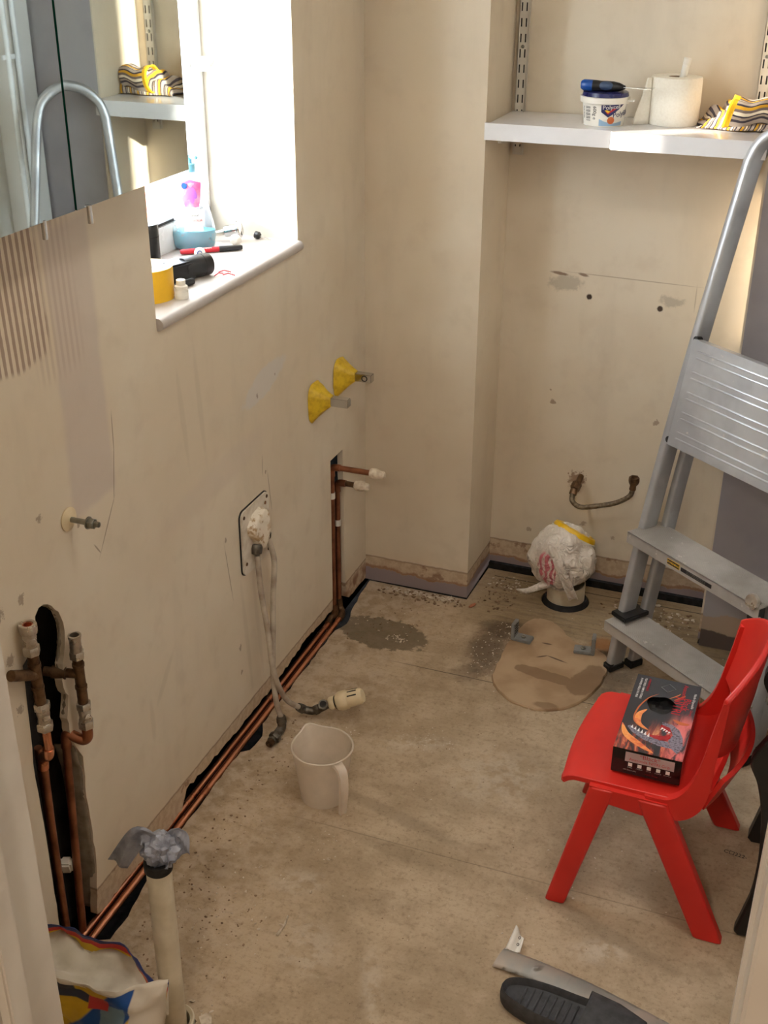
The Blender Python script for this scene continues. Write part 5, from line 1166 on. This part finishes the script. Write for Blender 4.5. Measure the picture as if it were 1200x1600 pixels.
# x runs along the short side, y along the long side (local)
c = lin((52, 52, 56))
low2 = t.map(t.add(y, t.mul(t.sub(n2, .5), .05)), .0, -.05)
fire = t.mul(t.map(n1, .42, .58), t.map(t.add(y, t.mul(x, -.6)), -.005, -.085))
c = t.mix(t.mul(fire, .9), c, t.mix(t.map(n1, .52, .70), lin((206, 90, 70)), lin((252, 190, 130))))
fr2 = t.mul(t.map(n1, .38, .60), t.mul(t.map(x, .015, .052), t.map(y, .04, -.02)))
c = t.mix(t.mul(fr2, .9), c, lin((226, 120, 120)))
M_GBT = t.fin(c, .28)
M_GBK = mat('black_gloss_card', (18, 16, 18), .22, var=.05)
gb = thing('glove_box', 'black and red dispenser box of nitrile gloves lying on the chair seat', 'box', (.978, 2.02, .304))
gb.rotation_euler = (0, 0, math.radians(-.5))
W_, D_, Hh = .132, .262, .058
def gl(name, mb, m_, par=gb, smooth=False):
    """mesh already in the box's own coordinates"""
    me = bpy.data.meshes.new(name); bmesh.ops.recalc_face_normals(mb.b, faces=mb.b.faces[:]); mb.b.to_mesh(me); mb.b.free()
    for q_ in (m_ if isinstance(m_, list) else [m_]): me.materials.append(q_)
    o = bpy.data.objects.new(name, me); col.objects.link(o); o.parent = par; return o
hole = [(-.002+.0285*math.cos(a)*(1+.10*math.sin(3*a)), .036+.030*math.sin(a)*(1+.06*math.cos(5*a))) for a in [k*math.tau/30 for k in range(30)]]
mb = MB(); mb.prism([(-W_/2, -D_/2), (W_/2, -D_/2), (W_/2, D_/2), (-W_/2, D_/2)], lambda u_, v_, w_: (u_, v_, Hh-w_), .0008, [hole]); gl('top_panel', mb, M_GBT)
mb = MB()
for c_, d_ in (((0, -D_/2+.0004, Hh/2), (W_, .0008, Hh-.002)), ((0, D_/2-.0004, Hh/2), (W_, .0008, Hh-.002)), ((-W_/2+.0004, 0, Hh/2), (.0008, D_, Hh-.002)), ((W_/2-.0004, 0, Hh/2), (.0008, D_, Hh-.002)), ((0, 0, .0008), (W_, D_, .0008))): mb.box(c_, d_)
gl('carton', mb, M_GBK)
mb = MB(); mb.grid(lambda u_, v_: Vector((-.05+.1*u_, -.02+.12*v_, Hh-.014+.008*noise.noise(Vector((u_*4, v_*4, 2))))), 14, 14); gl('gloves', mb, M_BLACK)
def gtext(body, size, x_, y_, rot, m_, z_=Hh+.0003, front=False, ext=.0001, nm='box_text'):
    cu = bpy.data.curves.new(nm, 'FONT'); cu.body = body; cu.size = size; cu.extrude = ext; cu.align_x = 'CENTER'; cu.align_y = 'CENTER'; cu.resolution_u = 2
    tmp = bpy.data.objects.new(nm, cu); col.objects.link(tmp); dg = bpy.context.evaluated_depsgraph_get(); dg.update(); me = bpy.data.meshes.new_from_object(tmp.evaluated_get(dg)); bpy.data.objects.remove(tmp)
    R2 = Matrix.Rotation(rot, 3, 'Z')
    for v in me.vertices:
        q_ = R2 @ v.co
        v.co = Vector((x_+q_.x, y_+q_.y, z_+q_.z)) if not front else Vector((x_+q_.x, -D_/2-.0006, y_+q_.y))
    me.materials.clear(); me.materials.append(m_); o = bpy.data.objects.new(nm, me); col.objects.link(o); o.parent = gb
HP = -math.pi/2
gtext('Black', .021, .045, .055, HP, M_REDINK); gtext('NITRI', .026, .029, .045, HP, M_REDINK); gtext('Anaconda', .013, .036, .098, HP, M_REDINK)
gtext('Nitrile Disposable', .0075, .058, .072, HP, M_WINK); gtext('Gloves', .0075, .058, .030, HP, M_REDINK)
for k, (b_, m_) in enumerate((('POWDER FREE', M_WINK), ('TEXTURED GRIP', M_WINK), ('AMBIDEXTROUS', M_REDINK))): gtext(b_, .0062, -.055+.0085*k, .098, HP, m_)
for k, b_ in enumerate(('LATEX FREE', 'NON STERILE')): gtext(b_, .0062, -.055+.0085*k, .062, HP, M_WINK)
mb = MB(); dm = [(-.012, .100), (.003, .116), (.018, .102), (.003, .086)]
mb.tube([Vector((a_, b_, Hh+.0003)) for a_, b_ in dm], .0007, 6, closed=True); gl('diamond_outline', mb, M_GREYP)
# snake head artwork as flat print: jaws, teeth, scales
def flat(nm, poly, m_, dz=.0003): mb = MB(); mb.prism(poly, lambda u_, v_, w_: (u_, v_, Hh+dz+w_), .0001); gl(nm, mb, m_)
M_SCALE = mat('scale_print', (150, 144, 158), .3, scale=260, rgb2=(40, 36, 48)); M_MOUTH = mat('mouth_print', (190, 40, 44), .3, scale=40, rgb2=(120, 20, 26)); M_FLAME = mat('flame_print', (250, 168, 96), .3, scale=60, rgb2=(216, 92, 60))
flat('snake_upper_jaw', [(.010, -.020), (.030, -.022), (.046, -.036), (.056, -.060), (.060, -.090), (.052, -.112), (.040, -.100), (.030, -.078), (.036, -.056), (.028, -.040), (.012, -.032)], M_SCALE)
flat('snake_lower_jaw', [(-.048, -.052), (-.034, -.064), (-.010, -.074), (.016, -.082), (.030, -.080), (.040, -.100), (.016, -.100), (-.016, -.090), (-.040, -.074), (-.053, -.058)], M_SCALE)
flat('snake_mouth', [(-.012, -.072), (.018, -.066), (.030, -.056), (.034, -.066), (.026, -.080), (.004, -.080)], M_MOUTH, .0006)
flat('snake_gums', [(.010, -.030), (.026, -.034), (.034, -.050), (.026, -.054), (.016, -.046), (.008, -.038)], M_MOUTH, .0006)
for k in range(6): flat('tooth', [(-.046+k*.007, -.060-k*.0035), (-.043+k*.007, -.050-k*.003), (-.041+k*.007, -.062-k*.0035)], M_WINK, .0009)
for k in range(4): flat('tooth', [(.012+k*.005, -.038-k*.003), (.010+k*.005, -.049-k*.002), (.016+k*.005, -.041-k*.003)], M_WINK, .0009)
def arc(nm, pts_, w_, m_): 
    cv = bez([(a_, b_, 0) for a_, b_ in pts_], 8); L_ = []; Rr = []
    for i, p in enumerate(cv):
        T = (cv[min(i+1, len(cv)-1)]-cv[max(0, i-1)]).normalized(); k = math.sin(math.pi*(i+.5)/(len(cv)))*w_; L_.append((p.x-T.y*k, p.y+T.x*k)); Rr.append((p.x+T.y*k, p.y-T.x*k))
    flat(nm, L_+list(reversed(Rr)), m_, .0002)
arc('flame_streak', [(-.012, -.056), (-.034, -.040), (-.038, -.010), (-.026, .012)], .0065, M_FLAME)
arc('flame_streak', [(-.018, -.058), (-.044, -.034), (-.044, .010), (-.030, .052), (-.012, .074)], .0016, M_ORINK)
arc('flame_streak', [(.020, .062), (.034, .078), (.040, .086)], .0020, M_ORINK)
arc('flame_streak', [(.010, .064), (.024, .080), (.030, .090)], .0012, M_FLAME)
arc('flame_streak', [(-.064, -.050), (-.050, -.084), (-.020, -.108), (.010, -.126)], .0075, M_FLAME)
arc('flame_streak', [(.028, -.004), (.045, -.012), (.062, -.010)], .005, M_ORINK)
# front end print
mb = MB(); mb.box((.006, -D_/2-.0003, .041), (.094, .0004, .022)); gl('title_panel', mb, mat('grey_pink_panel', (190, 170, 170), .4, var=.03))
gtext('*Black*', .0135, .006, .0465, 0, M_REDINK, front=True); gtext('Anaconda NITRI Grip', .0088, .006, .0365, 0, M_REDINK, front=True)
for k in range(5):
    mb = MB(); mb.box((-.030+k*.018, -D_/2-.0003, .0235), (.0078, .0004, .0078)); gl('size_box', mb, M_WINK)
    gtext(('SMALL', 'MEDIUM', 'LARGE', 'X LARGE', 'XX LARGE')[k], .0032, -.030+k*.018, .0165, 0, M_WINK, front=True)
gtext('100 Disposable', .0042, -.030, .010, 0, M_WINK, front=True); gtext('Nitrile Gloves', .0042, .012, .0085, 0, M_REDINK, front=True)

# ---------------------------------------------------------------- black stool against the right wall
bs = thing('black_stool', 'black plastic stool with a curved leg pushed against the right wall by the doorway', 'stool', (1.24, 1.87, 0))
pl_ = bez([(1.187, 0, .010), (1.197, 0, .060), (1.206, 0, .115), (1.207, 0, .20), (1.198, 0, .30), (1.182, 0, .37), (1.163, 0, .415), (1.176, 0, .455), (1.20, 0, .50)], 5)
pr_ = [(1.290, .52), (1.290, .40), (1.262, .36), (1.248, .26), (1.240, .14), (1.228, .06), (1.214, .002), (1.196, .001)]
mb = MB(); mb.prism([(p.x, p.z) for p in pl_]+pr_, lambda u_, v_, w_: (u_, 1.855+w_, v_), .030); o = mb.build('leg', M_BLACK, bs); bv = o.modifiers.new('soft', 'BEVEL'); bv.width = .006; bv.segments = 2; bv.limit_method = 'ANGLE'; bv.angle_limit = 1.0
mb = MB(); mb.prism([(p.x, p.z) for p in pl_]+pr_, lambda u_, v_, w_: (u_, 2.14+w_, v_), .030); o = mb.build('leg', M_BLACK, bs)
mb = MB(); mb.box((1.252, 2.012, .512), (.085, .30, .024), bev=.006); mb.build('stool_top', M_BLACK, bs)

# ---------------------------------------------------------------- metal strip, slipper
ms = thing('metal_strip', 'dull grey metal trim strip with a torn corner lying beside the slipper', 'metal strip', (.95, 1.61, 0))
def stripf(u_, v_):
    c_ = bez([(.772, 1.632, 0), (.86, 1.622, 0), (.97, 1.606, 0), (1.12, 1.570, 0)], 10); i = min(len(c_)-1, int(u_*(len(c_)-1))); p = c_[i]
    return Vector((p.x+.010*(v_-.5), p.y+.050*(v_-.5)*(1-.12*u_)+.0012*noise.noise(Vector((u_*30, v_, 0))), .004+.005*math.sin(v_*math.pi)+.003*math.sin(u_*5)))
mb = MB(); mb.grid(stripf, 40, 6); mb.build('strip', M_STRIPM, ms, solid=.0015)
mb = MB(); mb.grid(lambda u_, v_: Vector((.778+.030*u_+.010*v_*(1-u_), 1.655+.040*v_*(1-.3*u_), .004+.030*v_*(1-.7*u_)+.004*math.sin(u_*8))), 8, 8); mb.build('torn_label', M_CARD, ms, solid=.0008)
for k in range(2): text('label_text', 'o', .012, basis((.800, 1.668+.012*k, .0145+.006*k), (.7, .5, -.2), (-.2, .7, .6)), M_INK, ms)

sl = thing('slipper', 'dark grey foam slipper lying on the floor at the bottom edge', 'slipper', (.93, 1.53, 0))
ca, sa = math.cos(-.13), math.sin(-.13)
def SLP(u_, w_, z_): return Vector((.93+ca*u_-sa*w_, 1.530+sa*u_+ca*w_, z_))
def outl(k, n=40, off=0):
    out = []
    for i in range(n):
        a_ = i*math.tau/n; c_, s_ = math.cos(a_), math.sin(a_)
        L_ = .130; wd = .040+.012*max(0, c_) ; out.append((L_*math.copysign(abs(c_)**.85, c_)*k, wd*math.copysign(abs(s_)**.8, s_)*k))
    return out
mb = MB(); O1 = outl(1.0)
def ring(k, z_): return [SLP(a_*(1-(1-k)*.35), b_*k, z_) for a_, b_ in O1]
mb.rings([ring(.94, .001), ring(1.0, .008), ring(1.02, .024), ring(.99, .036), ring(.94, .040), ring(.86, .036), ring(.80, .026), ring(.5, .024), ring(.1, .024)], True, True); mb.build('sole', M_SLIP, sl)
for k in range(11):
    mb = MB(); xx_ = -.088+k*.014; hw = .026 if k > 0 else .02; mb.tube([SLP(xx_, -hw, .0255), SLP(xx_, hw, .0255)], .0022, 8); mb.build('footbed_ridge', M_SLIP, sl)
def strap(u_, v_):
    a_ = math.pi*v_; xx_ = .020+.105*u_; w2 = (.052+.006*u_)*(1-.25*max(0, u_-.5)*2)
    return SLP(xx_+.012*math.sin(a_), -w2*math.cos(a_), .020+(.052-.022*u_)*math.sin(a_)**.7)
mb = MB(); mb.grid(strap, 14, 22); mb.build('strap', M_SLIP, sl, solid=.005)

# ---------------------------------------------------------------- writing on the floor, rubble
text('floor_marking', 'C□222-', .0145, basis((1.168, 2.088, .0012), (1, -.12, 0), (.12, 1, 0)), M_INK, FLOOR, .0001)
def chip(mb, c_, r_, rnd, flatk=.45):
    q = bmesh.ops.create_icosphere(mb.b, subdivisions=1, radius=1.0)
    sx, sy, sz_ = r_*rnd.uniform(.6, 1.5), r_*rnd.uniform(.5, 1.1), r_*flatk*rnd.uniform(.6, 1.2); rz = rnd.uniform(0, 6.28)
    for v in q['verts']:
        k = rnd.uniform(.65, 1.15); x_, y_ = v.co.x*sx*k, v.co.y*sy*k
        v.co = Vector((c_[0]+x_*math.cos(rz)-y_*math.sin(rz), c_[1]+x_*math.sin(rz)+y_*math.cos(rz), c_[2]+sz_*.7+v.co.z*sz_*k))
rnd = random.Random(11)
def scatter(name, label, m_, regions):
    mb = MB()
    for (cx, cy, rx, ry, n, r0, r1) in regions:
        for _ in range(int(n*1.7)):
            a_, k = rnd.uniform(0, 6.28), rnd.random()**.6; px_, py_ = cx+rx*k*math.cos(a_), cy+ry*k*math.sin(a_)
            if px_ < .055 or py_ > 3.08 or (px_ < .33 and py_ > 2.885) or px_ > 1.28 or (px_ > .97 and py_ > 2.86): continue
            if math.hypot(px_-.588, py_-2.995) < .075 or math.hypot(px_-.262, py_-1.284) < .045: continue
            chip(mb, (px_, py_, .0006), rnd.uniform(r0, r1), rnd)
    tag(mb.build(name, m_, smooth=False), label, 'debris', kind='stuff')
scatter('plaster_crumbs', 'pale plaster crumbs scattered over the floor, thickest along the walls and pad', M_CHIP,
        [(.19, 2.872, .13, .018, 60, .002, .0065), (.22, 2.868, .09, .012, 9, .006, .010), (.40, 3.02, .05, .04, 5, .004, .007), (.85, 3.02, .12, .05, 12, .004, .009), (.66, 2.60, .16, .16, 14, .001, .0028), (.20, 2.70, .17, .09, 30, .0012, .003), (.20, 2.62, .04, .02, 22, .0015, .004), (.46, 2.66, .05, .16, 60, .001, .0032), (.66, 2.70, .24, .28, 40, .001, .0025),
         (.42, 3.02, .08, .05, 30, .0015, .004), (.83, 2.95, .14, .10, 45, .0015, .005), (.18, 1.9, .12, .5, 50, .001, .003), (.42, 2.23, .08, .05, 26, .001, .0025), (.55, 2.0, .4, .55, 45, .0008, .0024),
         (.22, 1.50, .12, .16, 45, .001, .0035), (.30, 1.30, .06, .04, 22, .0015, .005), (.9, 1.9, .3, .3, 18, .001, .0026), (1.08, 2.80, .08, .05, 22, .002, .006), (.34, 1.80, .05, .05, 12, .001, .003)])
scatter('brown_crumbs', 'brown crumbs of mortar and wood scattered over the floor', M_CHIP2,
        [(.19, 2.86, .14, .035, 60, .002, .006), (.12, 2.70, .12, .14, 35, .001, .004), (.40, 2.95, .06, .10, 40, .002, .006), (.46, 2.70, .05, .14, 50, .001, .003), (.83, 3.0, .14, .06, 40, .002, .007),
         (.10, 1.85, .06, .4, 70, .001, .004), (.20, 1.5, .12, .18, 60, .001, .0035), (.6, 2.0, .45, .6, 60, .0007, .0022), (.74, 2.62, .10, .10, 30, .001, .003), (1.08, 2.70, .09, .10, 30, .002, .006)])
for nm, lab, m_, (px_, py_), r_, kk in (
        ('brick_chip', 'orange brick chip on the floor beside the pier corner', M_BRICK, (.345, 2.862), .013, .4),
        ('plaster_lump', 'flat pale plaster lump beside the foot of the waste pipe', M_CHIP, (.318, 1.300), .019, .4),
        ('plaster_lump', 'rounded cream stone in the rubble against the pier foot', M_CHIP, (.268, 2.872), .010, .8),
        ('plaster_lump', 'small pale lump on the floor left of the cement pad front', M_CHIP, (.095+.27, 1.66), .005, .7),
        ('twig', 'thin cream splinter lying on the floor right of the waste pipe', M_CHIP, (.345, 1.56), .004, .6),
        ('plaster_flake', 'white plaster flake on the boards behind the ladder step', M_CARD, (.862, 2.955), .010, .25)):
    mb = MB(); chip(mb, (px_, py_, .0006), r_, rnd, kk)
    tag(mb.build(nm, m_, smooth=False, org=(px_, py_, 0)), lab, 'debris')
mb = MB(); mb.tube([(.348, 1.585, .003), (.352, 1.56, .004), (.350, 1.53, .003)], [.002, .0028, .0032], 7); tag(mb.build('wood_splinter', M_CHIP, org=(.35, 1.56, 0)), 'long cream wood splinter on the floor in front of the waste pipe', 'debris')
